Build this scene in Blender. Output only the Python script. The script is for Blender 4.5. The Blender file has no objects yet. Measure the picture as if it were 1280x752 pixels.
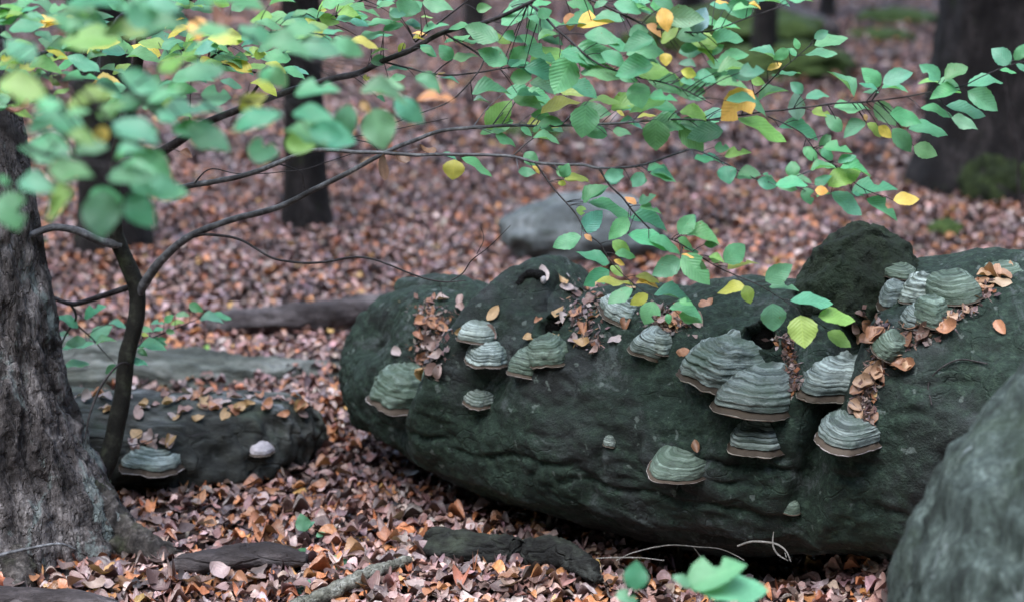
import bpy, bmesh, math, random
import numpy as np
from mathutils import Vector, Matrix
from mathutils.bvhtree import BVHTree

random.seed(7)
rng = np.random.default_rng(7)
scene = bpy.context.scene
C = scene.collection

# ------------------------------------------------------------------ camera
F = 2200.0                     # focal length in pixels of a 1280 px wide frame
PITCH = math.radians(13.0)
CAM = np.array([0.0, 0.0, 1.5])
cam_data = bpy.data.cameras.new("camera")
cam = bpy.data.objects.new("camera", cam_data)
C.objects.link(cam)
cam.location = CAM
cam.rotation_euler = (math.pi / 2 - PITCH, 0, 0)
cam_data.sensor_width = 36.0
cam_data.lens = 36.0 * F / 1280.0
cam_data.clip_start = 0.05
cam_data.clip_end = 500
cam_data.dof.use_dof = True
cam_data.dof.focus_distance = 3.72
cam_data.dof.aperture_fstop = 2.25
cam_data.dof.aperture_blades = 7
scene.camera = cam

# ------------------------------------------------------------------ world, sun, exposure
SUN_EL, SUN_ROT = math.radians(66), math.radians(215)
world = bpy.data.worlds.new("World")
scene.world = world
world.use_nodes = True
wn = world.node_tree
wn.nodes.clear()
sky = wn.nodes.new("ShaderNodeTexSky")
sky.sky_type = 'NISHITA'
sky.sun_disc = False
sky.sun_elevation = SUN_EL
sky.sun_rotation = SUN_ROT
sky.air_density = 1.0
sky.dust_density = 0.9
sky.ozone_density = 1.6
hs = wn.nodes.new("ShaderNodeHueSaturation")
hs.inputs['Saturation'].default_value = 0.85
bg = wn.nodes.new("ShaderNodeBackground")
bg.inputs['Strength'].default_value = 0.15
wo = wn.nodes.new("ShaderNodeOutputWorld")
wn.links.new(sky.outputs[0], hs.inputs['Color'])
wn.links.new(hs.outputs[0], bg.inputs['Color'])
wn.links.new(bg.outputs[0], wo.inputs['Surface'])
sun_data = bpy.data.lights.new("sun", 'SUN')
sun_data.energy = 1.5
sun_data.angle = math.radians(50)
sun_data.color = (1.0, 0.985, 0.965)
sun = bpy.data.objects.new("sun", sun_data)
C.objects.link(sun)
# sun_rotation is measured clockwise from +Y; direction towards the sun
sd = Vector((math.sin(SUN_ROT) * math.cos(SUN_EL), math.cos(SUN_ROT) * math.cos(SUN_EL), math.sin(SUN_EL)))
sun.rotation_euler = sd.to_track_quat('Z', 'Y').to_euler()
sun.location = sd * 20
scene.view_settings.view_transform = 'Standard'
scene.view_settings.look = 'None'
scene.view_settings.exposure = 2.2
scene.view_settings.gamma = 1.0
scene.render.engine = 'CYCLES'
scene.cycles.use_denoising = True
scene.cycles.max_bounces = 4
scene.cycles.diffuse_bounces = 2
scene.cycles.glossy_bounces = 2
scene.cycles.transmission_bounces = 2
scene.cycles.caustics_reflective = False
scene.cycles.caustics_refractive = False

# ------------------------------------------------------------------ small maths
RV = np.array([1.0, 0, 0])
FV = np.array([0, math.cos(PITCH), -math.sin(PITCH)])
UV = np.array([0, math.sin(PITCH), math.cos(PITCH)])

def ray(px, py):
    return FV + (px - 640.0) / F * RV - (py - 376.0) / F * UV

def P(px, py, Y):
    """point on the sight line of a photo pixel at world depth Y"""
    d = ray(px, py)
    return CAM + d * (Y / d[1])

def ppm(Y, z=0.5):
    """pixels per metre at depth Y"""
    return F / (Y * FV[1] + (z - 1.5) * FV[2])

_perm = rng.permutation(256)
_perm = np.concatenate([_perm, _perm, _perm])
_g = rng.normal(size=(256, 3))
_g /= np.linalg.norm(_g, axis=1)[:, None]

def perlin(p):
    p = np.asarray(p, dtype=float)
    i = np.floor(p).astype(int)
    f = p - i
    i &= 255
    u = f * f * f * (f * (f * 6 - 15) + 10)
    out = 0
    for dx in (0, 1):
        wx = u[..., 0] if dx else 1 - u[..., 0]
        for dy in (0, 1):
            wy = u[..., 1] if dy else 1 - u[..., 1]
            for dz in (0, 1):
                wz = u[..., 2] if dz else 1 - u[..., 2]
                h = _perm[_perm[_perm[i[..., 0] + dx] + i[..., 1] + dy] + i[..., 2] + dz]
                gr = _g[h]
                dot = gr[..., 0] * (f[..., 0] - dx) + gr[..., 1] * (f[..., 1] - dy) + gr[..., 2] * (f[..., 2] - dz)
                out = out + wx * wy * wz * dot
    return out

def fbm(p, octaves=4, lac=2.1, gain=0.5):
    p = np.asarray(p, dtype=float)
    a, s = 1.0, 0
    for k in range(octaves):
        s = s + a * perlin(p + 17.3 * k)
        p = p * lac
        a *= gain
    return s

def ridged(p, octaves=3):
    p = np.asarray(p, dtype=float)
    a, s = 1.0, 0
    for k in range(octaves):
        s = s + a * (1 - 2.2 * np.abs(perlin(p + 11.1 * k)))
        p = p * 2.1
        a *= 0.5
    return s

def ground_h(x, y):
    x = np.asarray(x, dtype=float); y = np.asarray(y, dtype=float)
    p = np.stack([x * 0.9, y * 0.9, np.zeros_like(x)], -1)
    h = 0.05 * fbm(p, 3) - 0.01
    far = np.clip((np.hypot(x, y) - 6.5) / 14, 0, 1)
    p2 = np.stack([x * 0.17, y * 0.17, np.ones_like(x) * 3.3], -1)
    h = h + far * (0.35 * fbm(p2, 2))
    h = h + 0.13 * np.exp(-(((x - 0.92) / 0.20) ** 2 + ((y - 3.55) / 0.22) ** 2))     # leaf pile by the boulder
    h = h + 0.05 * np.exp(-(((x + 0.05) / 0.22) ** 2 + ((y - 3.55) / 0.13) ** 2))
    h = h + 0.06 * np.exp(-(((x + 0.55) / 0.3) ** 2 + ((y - 4.9) / 0.35) ** 2))
    h = h - 0.07 * np.exp(-(((x - 0.42) / 0.25) ** 2 + ((y - 3.80) / 0.10) ** 2))
    return h

def G(px, py):
    """where the sight line of a photo pixel meets the ground"""
    z = 0.0
    d = ray(px, py)
    for _ in range(6):
        t = (z - CAM[2]) / d[2]
        q = CAM + d * t
        z = float(ground_h(q[0], q[1]))
    return np.array([q[0], q[1], z])

# ------------------------------------------------------------------ mesh and object helpers
def build_mesh(name, verts, faces, mat=None, smooth=True, attrs=None, colors=None):
    me = bpy.data.meshes.new(name)
    verts = np.asarray(verts, dtype=np.float32)
    if isinstance(faces, list):
        me.from_pydata([tuple(map(float, v)) for v in verts], [], faces)
    else:
        faces = np.asarray(faces, dtype=np.int32)
        n, k = faces.shape
        me.vertices.add(len(verts)); me.vertices.foreach_set("co", verts.ravel())
        me.loops.add(n * k); me.loops.foreach_set("vertex_index", faces.ravel())
        me.polygons.add(n)
        me.polygons.foreach_set("loop_start", np.arange(0, n * k, k, dtype=np.int32))
        me.polygons.foreach_set("loop_total", np.full(n, k, dtype=np.int32))
    me.update(calc_edges=True)
    me.validate()
    if smooth:
        me.polygons.foreach_set("use_smooth", np.ones(len(me.polygons), dtype=bool))
    for k, v in (attrs or {}).items():
        a = me.attributes.new(k, 'FLOAT', 'POINT')
        a.data.foreach_set("value", np.asarray(v, dtype=np.float32))
    if colors is not None:
        a = me.attributes.new("tint", 'FLOAT_COLOR', 'POINT')
        c4 = np.ones((len(verts), 4), dtype=np.float32); c4[:, :3] = colors
        a.data.foreach_set("color", c4.ravel())
    if mat:
        me.materials.append(mat)
    return me

def link(name, data, parent=None, **tags):
    o = bpy.data.objects.new(name, data)
    C.objects.link(o)
    if parent is not None:
        o.parent = parent
        pm = WM[parent.name]
        o.matrix_parent_inverse = pm.inverted()
        WM[o.name] = Matrix.Identity(4)
    else:
        WM[o.name] = Matrix.Identity(4)
    for k, v in tags.items():
        o[k] = v
    return o
WM = {}

def thing(name, label, category, loc, group=None):
    """Empty at the base of a thing; its parts are built in world coordinates and parented to it"""
    o = bpy.data.objects.new(name, None)
    C.objects.link(o)
    o.empty_display_size = 0.05
    o.location = [float(v) for v in loc]
    WM[o.name] = Matrix.Translation(Vector([float(v) for v in loc]))
    o["label"] = label; o["category"] = category
    if group: o["group"] = group
    return o

def smooth_path(pts, n):
    """Catmull-Rom through the points; columns may also hold radii"""
    pts = np.asarray(pts, dtype=float)
    if len(pts) == 2:
        t = np.linspace(0, 1, n)[:, None]
        return pts[0] * (1 - t) + pts[1] * t
    p = np.vstack([2 * pts[0] - pts[1], pts, 2 * pts[-1] - pts[-2]])
    seg = len(pts) - 1
    out = []
    for s in np.linspace(0, seg - 1e-6, n):
        k = int(s); t = s - k
        a, b, c, d = p[k], p[k + 1], p[k + 2], p[k + 3]
        out.append(0.5 * (2 * b + (c - a) * t + (2 * a - 5 * b + 4 * c - d) * t * t + (3 * b - a - 3 * c + d) * t ** 3))
    return np.array(out)

def tube(path, radii, nseg, cap=True, squash=None):
    """verts, faces of a tube with parallel-transported frames. returns also normals (radial) and (s, angle) per vertex"""
    path = np.asarray(path, dtype=float); radii = np.asarray(radii, dtype=float)
    n = len(path)
    tan = np.gradient(path, axis=0)
    tan /= np.linalg.norm(tan, axis=1)[:, None] + 1e-12
    ref = np.array([0, 0, 1.0]) if abs(tan[0][2]) < 0.9 else np.array([0, -1.0, 0])
    nrm = ref - tan[0] * ref.dot(tan[0]); nrm /= np.linalg.norm(nrm)
    fr = []
    for i in range(n):
        nrm = nrm - tan[i] * nrm.dot(tan[i]); nrm /= np.linalg.norm(nrm)
        fr.append((nrm.copy(), np.cross(tan[i], nrm)))
    N = np.array([f[0] for f in fr]); B = np.array([f[1] for f in fr])
    th = np.linspace(0, 2 * np.pi, nseg, endpoint=False)
    rad = N[:, None, :] * np.cos(th)[None, :, None] + B[:, None, :] * np.sin(th)[None, :, None]
    v = path[:, None, :] + rad * radii[:, None, None]
    faces = []
    idx = np.arange(n * nseg).reshape(n, nseg)
    a = idx[:-1]; b = np.roll(idx, -1, 1)[:-1]; c = np.roll(idx, -1, 1)[1:]; d = idx[1:]
    q = np.stack([a, b, c, d], -1).reshape(-1, 4)
    s = np.repeat(np.linspace(0, 1, n), nseg)
    return v.reshape(-1, 3), q, rad.reshape(-1, 3), s, np.tile(th, n), idx

def tube_mesh(name, path, radii, nseg, mat, disp=0.0, freq=10.0, stretch=None):
    v, q, rad, s, th, idx = tube(path, radii, nseg)
    if disp:
        v = v + rad * (disp * fbm(v * freq, 3))[:, None]
    n = len(idx)
    vv = np.vstack([v, v[idx[0]].mean(0), v[idx[-1]].mean(0)])
    c0, c1 = len(v), len(v) + 1
    faces = [tuple(int(k) for k in f) for f in q]
    for k in range(nseg):
        faces.append((int(idx[0][(k + 1) % nseg]), int(idx[0][k]), c0))
        faces.append((int(idx[-1][k]), int(idx[-1][(k + 1) % nseg]), c1))
    return build_mesh(name, vv, faces, mat)

def join_geo(parts):
    V, Fc, off = [], [], 0
    for v, f in parts:
        V.append(v); Fc.append(np.asarray(f) + off); off += len(v)
    return np.vstack(V), np.vstack(Fc)

# ------------------------------------------------------------------ materials
def new_mat(name):
    m = bpy.data.materials.new(name)
    m.use_nodes = True
    nt = m.node_tree
    nt.nodes.clear()
    out = nt.nodes.new("ShaderNodeOutputMaterial")
    return m, nt, out

def nd(nt, kind, **inputs):
    n = nt.nodes.new("ShaderNode" + kind)
    for k, v in inputs.items():
        k2 = k.replace('_', ' ')
        if k2 in n.inputs: n.inputs[k2].default_value = v
        else: setattr(n, k, v)
    return n

def ramp(nt, fac, stops):
    r = nt.nodes.new("ShaderNodeValToRGB")
    e = r.color_ramp.elements
    while len(e) > 1: e.remove(e[-1])
    e[0].position = stops[0][0]; e[0].color = (*stops[0][1], 1)
    for p, c in stops[1:]:
        el = e.new(p); el.color = (*c, 1)
    nt.links.new(fac, r.inputs[0])
    return r.outputs[0]

def coords(nt, scale=(1, 1, 1), kind='Object'):
    t = nt.nodes.new("ShaderNodeTexCoord")
    m = nt.nodes.new("ShaderNodeMapping")
    m.inputs['Scale'].default_value = scale
    nt.links.new(t.outputs[kind], m.inputs[0])
    return m.outputs[0]

def noise(nt, vec, scale, detail=5, rough=0.6, dist=0.0):
    n = nd(nt, "TexNoise", Scale=scale, Detail=detail, Roughness=rough, Distortion=dist)
    nt.links.new(vec, n.inputs['Vector'])
    return n.outputs['Fac']

def mixc(nt, fac, a, b, blend='MIX'):
    m = nt.nodes.new("ShaderNodeMix"); m.data_type = 'RGBA'; m.blend_type = blend
    if isinstance(fac, (int, float)): m.inputs[0].default_value = fac
    else: nt.links.new(fac, m.inputs[0])
    for sock, v in ((m.inputs[6], a), (m.inputs[7], b)):
        if isinstance(v, tuple): sock.default_value = (*v, 1)
        else: nt.links.new(v, sock)
    return m.outputs[2]

def maths(nt, op, a, b=None, clamp=False):
    m = nt.nodes.new("ShaderNodeMath"); m.operation = op; m.use_clamp = clamp
    for k, v in enumerate((a, b)):
        if v is None: continue
        if isinstance(v, (int, float)): m.inputs[k].default_value = v
        else: nt.links.new(v, m.inputs[k])
    return m.outputs[0]

def principled(nt, out, color, rough=0.8, spec=0.3, bump=None, bump_strength=0.5, bump_dist=0.02):
    b = nt.nodes.new("ShaderNodeBsdfPrincipled")
    if isinstance(color, tuple): b.inputs['Base Color'].default_value = (*color, 1)
    else: nt.links.new(color, b.inputs['Base Color'])
    if isinstance(rough, (int, float)): b.inputs['Roughness'].default_value = rough
    else: nt.links.new(rough, b.inputs['Roughness'])
    b.inputs['Specular IOR Level'].default_value = spec
    if bump is not None:
        bp = nt.nodes.new("ShaderNodeBump")
        bp.inputs['Strength'].default_value = bump_strength
        bp.inputs['Distance'].default_value = bump_dist
        nt.links.new(bump, bp.inputs['Height'])
        nt.links.new(bp.outputs[0], b.inputs['Normal'])
    nt.links.new(b.outputs[0], out.inputs[0])
    return b

def up_facing(nt):
    g = nt.nodes.new("ShaderNodeNewGeometry")
    s = nt.nodes.new("ShaderNodeSeparateXYZ")
    nt.links.new(g.outputs['Normal'], s.inputs[0])
    return s.outputs[2]

def bark_material(name, dark, mid, light, moss=None, moss_amt=0.5, scale=(1, 1, 1), nscale=9.0, crack=22.0, rough=0.85,
                  bump_strength=0.7, bump_dist=0.02, lichen=None, lichen_pos=0.62, moss_up=0.0):
    m, nt, out = new_mat(name)
    vec = coords(nt, scale)
    n1 = noise(nt, vec, nscale, 6, 0.65)
    n2 = noise(nt, vec, nscale * 4.2, 5, 0.7)
    col = ramp(nt, n1, [(0.36, dark), (0.5, mid), (0.64, light)])
    vor = nd(nt, "TexVoronoi", feature='DISTANCE_TO_EDGE', Scale=crack)
    wv = nt.nodes.new("ShaderNodeVectorMath"); wv.operation = 'ADD'
    nn = nd(nt, "TexNoise", Scale=crack * 0.9, Detail=3.0)
    nt.links.new(vec, nn.inputs['Vector'])
    sc = nt.nodes.new("ShaderNodeVectorMath"); sc.operation = 'SCALE'; sc.inputs[3].default_value = 0.09
    nt.links.new(nn.outputs['Color'], sc.inputs[0])
    nt.links.new(vec, wv.inputs[0]); nt.links.new(sc.outputs[0], wv.inputs[1])
    nt.links.new(wv.outputs[0], vor.inputs['Vector'])
    crackm = ramp(nt, vor.outputs['Distance'], [(0.0, (0, 0, 0)), (0.06, (1, 1, 1))])
    col = mixc(nt, ramp(nt, n2, [(0.42, (0.7, 0.7, 0.7)), (0.62, (0, 0, 0))]), col, dark)
    if lichen:
        ln = noise(nt, vec, nscale * 0.55, 7, 0.72, 0.6)
        lm = ramp(nt, ln, [(lichen_pos, (0, 0, 0)), (lichen_pos + 0.06, (0.8, 0.8, 0.8))])
        col = mixc(nt, lm, col, lichen)
    if moss:
        mn = noise(nt, coords(nt), 5.5, 6, 0.7)
        f = maths(nt, 'ADD', mn, maths(nt, 'MULTIPLY', up_facing(nt), moss_up))
        mm = ramp(nt, f, [(0.62 - 0.3 * moss_amt, (0, 0, 0)), (0.82 - 0.3 * moss_amt, (1, 1, 1))])
        mfine = noise(nt, coords(nt), 70.0, 3, 0.7)
        mcol = mixc(nt, mfine, tuple(0.45 * k for k in moss), tuple(1.5 * k for k in moss))
        col = mixc(nt, mm, col, mcol)
    h = maths(nt, 'ADD', maths(nt, 'MULTIPLY', n2, 0.6), maths(nt, 'MULTIPLY', crackm, 0.35))
    h = maths(nt, 'ADD', h, maths(nt, 'MULTIPLY', noise(nt, vec, nscale * 14, 3, 0.7), 0.25))
    principled(nt, out, col, rough, 0.25, h, bump_strength, bump_dist)
    return m

M = {}
def log_material():
    m, nt, out = new_mat('log_bark')
    v0 = coords(nt); vs = coords(nt, (0.45, 1, 1))
    big = noise(nt, v0, 2.6, 5, 0.65, 0.4)
    fine = noise(nt, v0, 55, 5, 0.75)
    grain = noise(nt, vs, 16, 6, 0.7)
    bark = ramp(nt, grain, [(0.32, (0.004, 0.005, 0.005)), (0.5, (0.0155, 0.019, 0.0195)), (0.66, (0.046, 0.055, 0.057))])
    moss = ramp(nt, fine, [(0.3, (0.004, 0.008, 0.006)), (0.52, (0.013, 0.027, 0.019)), (0.70, (0.040, 0.068, 0.047))])
    f = maths(nt, 'ADD', big, maths(nt, 'MULTIPLY', up_facing(nt), 0.09))
    col = mixc(nt, ramp(nt, f, [(0.38, (0, 0, 0)), (0.52, (1, 1, 1))]), bark, moss)
    lich = noise(nt, v0, 6.5, 8, 0.78, 0.8)
    col = mixc(nt, ramp(nt, lich, [(0.55, (0, 0, 0)), (0.63, (0.8, 0.8, 0.8))]), col, (0.066, 0.080, 0.080))
    speck = noise(nt, v0, 38, 3, 0.5)
    col = mixc(nt, ramp(nt, speck, [(0.66, (0, 0, 0)), (0.71, (0.8, 0.8, 0.8))]), col, (0.10, 0.125, 0.115))
    # thin wandering cracks along the trunk
    vor = nd(nt, "TexVoronoi", feature='DISTANCE_TO_EDGE', Scale=7.0)
    nn = nd(nt, "TexNoise", Scale=6.0, Detail=4.0); nt.links.new(v0, nn.inputs['Vector'])
    sc = nt.nodes.new("ShaderNodeVectorMath"); sc.operation = 'SCALE'; sc.inputs[3].default_value = 0.32
    nt.links.new(nn.outputs['Color'], sc.inputs[0])
    ad = nt.nodes.new("ShaderNodeVectorMath"); ad.operation = 'ADD'
    nt.links.new(vs, ad.inputs[0]); nt.links.new(sc.outputs[0], ad.inputs[1]); nt.links.new(ad.outputs[0], vor.inputs['Vector'])
    ck = ramp(nt, vor.outputs['Distance'], [(0.0, (0, 0, 0)), (0.028, (1, 1, 1))])
    some = ramp(nt, noise(nt, v0, 3.0, 3, 0.6), [(0.45, (1, 1, 1)), (0.55, (0, 0, 0))])
    ck = mixc(nt, some, ck, (1, 1, 1))
    h = maths(nt, 'ADD', maths(nt, 'MULTIPLY', fine, 0.55), maths(nt, 'MULTIPLY', ck, 0.22))
    h = maths(nt, 'ADD', h, maths(nt, 'MULTIPLY', grain, 0.6))
    h = maths(nt, 'ADD', h, maths(nt, 'MULTIPLY', noise(nt, v0, 190, 3, 0.7), 0.3))
    principled(nt, out, col, 0.78, 0.3, h, 0.75, 0.016)
    return m
M['log'] = log_material()
M['moss_lump'] = bark_material('mossy_wood', (0.010, 0.014, 0.010), (0.020, 0.032, 0.018), (0.04, 0.06, 0.035),
                               moss=(0.020, 0.034, 0.020), moss_amt=0.55, nscale=14.0, crack=5.0, bump_strength=1.0, bump_dist=0.03, lichen=(0.10, 0.13, 0.11), lichen_pos=0.62)
M['spruce'] = bark_material('plated_bark', (0.032, 0.028, 0.028), (0.17, 0.152, 0.152), (0.40, 0.37, 0.37), moss=None, nscale=19,
                            crack=30, scale=(1, 1, 0.3), lichen=(0.22, 0.265, 0.26), lichen_pos=0.54, bump_strength=1.0, bump_dist=0.03)
M['root'] = bark_material('root_bark', (0.02, 0.017, 0.016), (0.09, 0.08, 0.075), (0.21, 0.19, 0.18), moss=(0.04, 0.048, 0.022),
                          moss_amt=0.35, nscale=18, crack=60, moss_up=0.1, bump_strength=0.8)
M['decay'] = bark_material('decayed_wood', (0.014, 0.015, 0.014), (0.055, 0.060, 0.056), (0.16, 0.17, 0.165), moss=(0.045, 0.060, 0.044),
                           moss_amt=0.15, nscale=7, crack=10, scale=(0.3, 1, 1), lichen=(0.25, 0.27, 0.285), lichen_pos=0.57, moss_up=0.12)
M['decay_pale'] = bark_material('pale_decayed_wood', (0.035, 0.04, 0.036), (0.11, 0.125, 0.11), (0.24, 0.255, 0.24), moss=(0.06, 0.085, 0.06),
                                moss_amt=0.2, nscale=8, crack=12, scale=(0.25, 1, 1))
M['bg_trunk'] = bark_material('dark_trunk_bark', (0.006, 0.005, 0.0055), (0.018, 0.0155, 0.0155), (0.055, 0.047, 0.047), moss=(0.03, 0.055, 0.012),
                              moss_amt=0.12, nscale=13, crack=22, scale=(1, 1, 0.35), bump_dist=0.04)
M['far_log'] = bark_material('purple_brown_wood', (0.025, 0.021, 0.022), (0.085, 0.073, 0.076), (0.18, 0.16, 0.165), nscale=10, crack=14, scale=(0.4, 1, 1))
M['twig'] = bark_material('smooth_twig_bark', (0.010, 0.008, 0.009), (0.028, 0.023, 0.024), (0.07, 0.065, 0.068), nscale=30, crack=40,
                          rough=0.5, bump_strength=0.3, bump_dist=0.004)
M['branch'] = bark_material('grey_beech_bark', (0.03, 0.03, 0.033), (0.10, 0.103, 0.112), (0.22, 0.228, 0.245), nscale=18, crack=30,
                            rough=0.55, bump_strength=0.35, bump_dist=0.006)
M['sapling'] = bark_material('dark_sapling_bark', (0.008, 0.008, 0.007), (0.018, 0.018, 0.014), (0.05, 0.055, 0.04), moss=(0.035, 0.045, 0.02),
                             moss_amt=0.2, nscale=22, crack=40, rough=0.7, bump_strength=0.5, bump_dist=0.008)
M['stone'] = bark_material('lichen_grey_stone', (0.065, 0.075, 0.077), (0.13, 0.148, 0.15), (0.23, 0.25, 0.252), moss=(0.06, 0.085, 0.06),
                           moss_amt=0.25, nscale=5, crack=3.0, bump_dist=0.02)
M['boulder'] = bark_material('algae_grey_stone', (0.022, 0.031, 0.028), (0.078, 0.108, 0.098), (0.165, 0.215, 0.20), moss=(0.040, 0.062, 0.040),
                             moss_amt=0.3, nscale=26, crack=2.2, scale=(1.2, 1.2, 0.5), lichen=(0.24, 0.29, 0.295), lichen_pos=0.60, bump_strength=0.9)
M['green_moss'] = bark_material('bright_moss', (0.02, 0.038, 0.010), (0.055, 0.095, 0.022), (0.11, 0.165, 0.045), nscale=20, crack=40)
M['dim_moss'] = bark_material('dim_moss', (0.008, 0.012, 0.005), (0.022, 0.036, 0.010), (0.05, 0.075, 0.022), nscale=14, crack=40)
M['pale_stick'] = bark_material('pale_peeling_bark', (0.07, 0.07, 0.055), (0.27, 0.27, 0.23), (0.50, 0.51, 0.47), nscale=20, crack=25, scale=(1, 1, 1))
M['white_twig'] = bark_material('bleached_twig', (0.2, 0.19, 0.17), (0.36, 0.35, 0.33), (0.5, 0.49, 0.47), nscale=40, crack=50)
M['rot_and_hole_shade'] = bark_material('black_rot_and_hole_shade', (0.001, 0.001, 0.001), (0.003, 0.003, 0.003), (0.007, 0.007, 0.007), nscale=20, crack=30, rough=0.95)  # black rot of the stub rim, and painted shade inside the hollows
M['dark_chunk'] = bark_material('dark_rotten_wood', (0.006, 0.006, 0.006), (0.016, 0.017, 0.016), (0.05, 0.055, 0.05), moss=(0.045, 0.055, 0.04),
                                moss_amt=0.0, nscale=14, crack=14, scale=(0.3, 1, 1), moss_up=0.2)

def ground_material():
    m, nt, out = new_mat('leaf_mould')
    vec = coords(nt)
    n1 = noise(nt, vec, 14, 7, 0.75)
    col = ramp(nt, n1, [(0.3, (0.02, 0.014, 0.013)), (0.5, (0.07, 0.048, 0.045)), (0.7, (0.17, 0.115, 0.105))])
    principled(nt, out, col, 0.85, 0.3, noise(nt, vec, 30, 6, 0.75), 1.0, 0.05)
    return m
M['ground'] = ground_material()

def leaf_material(name, source, rough=0.42, spec=0.45, trans=0.3, vein=0.25, mottled=0.3, blotch=False):
    """source 'object' reads the object colour, 'attribute' the per-vertex tint of the litter mesh"""
    m, nt, out = new_mat(name)
    if source == 'object':
        oi = nt.nodes.new("ShaderNodeObjectInfo"); base = oi.outputs['Color']
    else:
        at = nd(nt, "Attribute", attribute_name='tint'); base = at.outputs['Color']
    vec = coords(nt)
    if source == 'object':
        # leaf space: x across, y along. side veins run forward from the midrib
        s = nt.nodes.new("ShaderNodeSeparateXYZ"); nt.links.new(vec, s.inputs[0])
        ax = maths(nt, 'ABSOLUTE', s.outputs[0])
        ph = maths(nt, 'MULTIPLY', maths(nt, 'SUBTRACT', s.outputs[1], maths(nt, 'MULTIPLY', ax, 0.75)), 9.0)
        fr = maths(nt, 'ABSOLUTE', maths(nt, 'SUBTRACT', maths(nt, 'FRACT', ph), 0.5))
        v1 = ramp(nt, fr, [(0.0, (1, 1, 1)), (0.09, (0, 0, 0))])
        v2 = ramp(nt, ax, [(0.0, (1, 1, 1)), (0.018, (0, 0, 0))])
        veins = mixc(nt, 1.0, v1, v2, 'LIGHTEN')
        oi2 = nt.nodes.new("ShaderNodeObjectInfo")
        loc = nt.nodes.new("ShaderNodeVectorMath"); loc.operation = 'ADD'
        nt.links.new(vec, loc.inputs[0]); nt.links.new(oi2.outputs['Random'], loc.inputs[1])
        mot = noise(nt, loc.outputs[0], 3.5, 4, 0.7)
        hsv = nd(nt, "HueSaturation", Saturation=0.9)
        nt.links.new(base, hsv.inputs['Color'])
        nt.links.new(maths(nt, 'ADD', maths(nt, 'MULTIPLY', mot, mottled * 2), 1 - mottled), hsv.inputs['Value'])
        col = mixc(nt, maths(nt, 'MULTIPLY', veins, vein), hsv.outputs[0], mixc(nt, 1.0, hsv.outputs[0], (1.6, 1.5, 1.3), 'MULTIPLY'))
        if blotch:      # brown spots and withered margin patches
            bl = noise(nt, loc.outputs[0], 7.0, 4, 0.65)
            bl = maths(nt, 'ADD', bl, maths(nt, 'MULTIPLY', ax, 0.16))
            col = mixc(nt, ramp(nt, bl, [(0.70, (0, 0, 0)), (0.74, (0.85, 0.85, 0.85))]), col, (0.16, 0.085, 0.03))
        hgt = maths(nt, 'ADD', maths(nt, 'MULTIPLY', fr, 1.0), maths(nt, 'MULTIPLY', v2, -0.6))
        bs, bd = 0.16, 0.05
    else:
        mot = noise(nt, vec, 60, 3, 0.7)
        hsv = nd(nt, "HueSaturation")
        nt.links.new(base, hsv.inputs['Color'])
        nt.links.new(maths(nt, 'ADD', maths(nt, 'MULTIPLY', mot, mottled * 2), 1 - mottled), hsv.inputs['Value'])
        col = hsv.outputs[0]; hgt = noise(nt, vec, 120, 2, 0.6); bs, bd = 0.5, 0.006
    b = principled(nt, out, col, rough, spec, hgt, bs, bd)
    if trans:
        tr = nt.nodes.new("ShaderNodeBsdfTranslucent")
        nt.links.new(mixc(nt, 1.0, col, (1.3, 1.25, 0.6), 'MULTIPLY'), tr.inputs['Color'])
        ms = nt.nodes.new("ShaderNodeMixShader"); ms.inputs[0].default_value = trans
        nt.links.new(b.outputs[0], ms.inputs[1]); nt.links.new(tr.outputs[0], ms.inputs[2])
        nt.links.new(ms.outputs[0], out.inputs[0])
    return m
M['leaf'] = leaf_material('green_leaf', 'object', rough=0.40, spec=0.40, trans=0.42, vein=0.32, mottled=0.32, blotch=True)
M['dead_leaf'] = leaf_material('dead_leaf', 'object', rough=0.38, spec=0.5, trans=0.12, vein=0.22, mottled=0.6)
M['litter'] = leaf_material('leaf_litter', 'attribute', rough=0.36, spec=0.5, trans=0.0, mottled=0.6)

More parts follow.
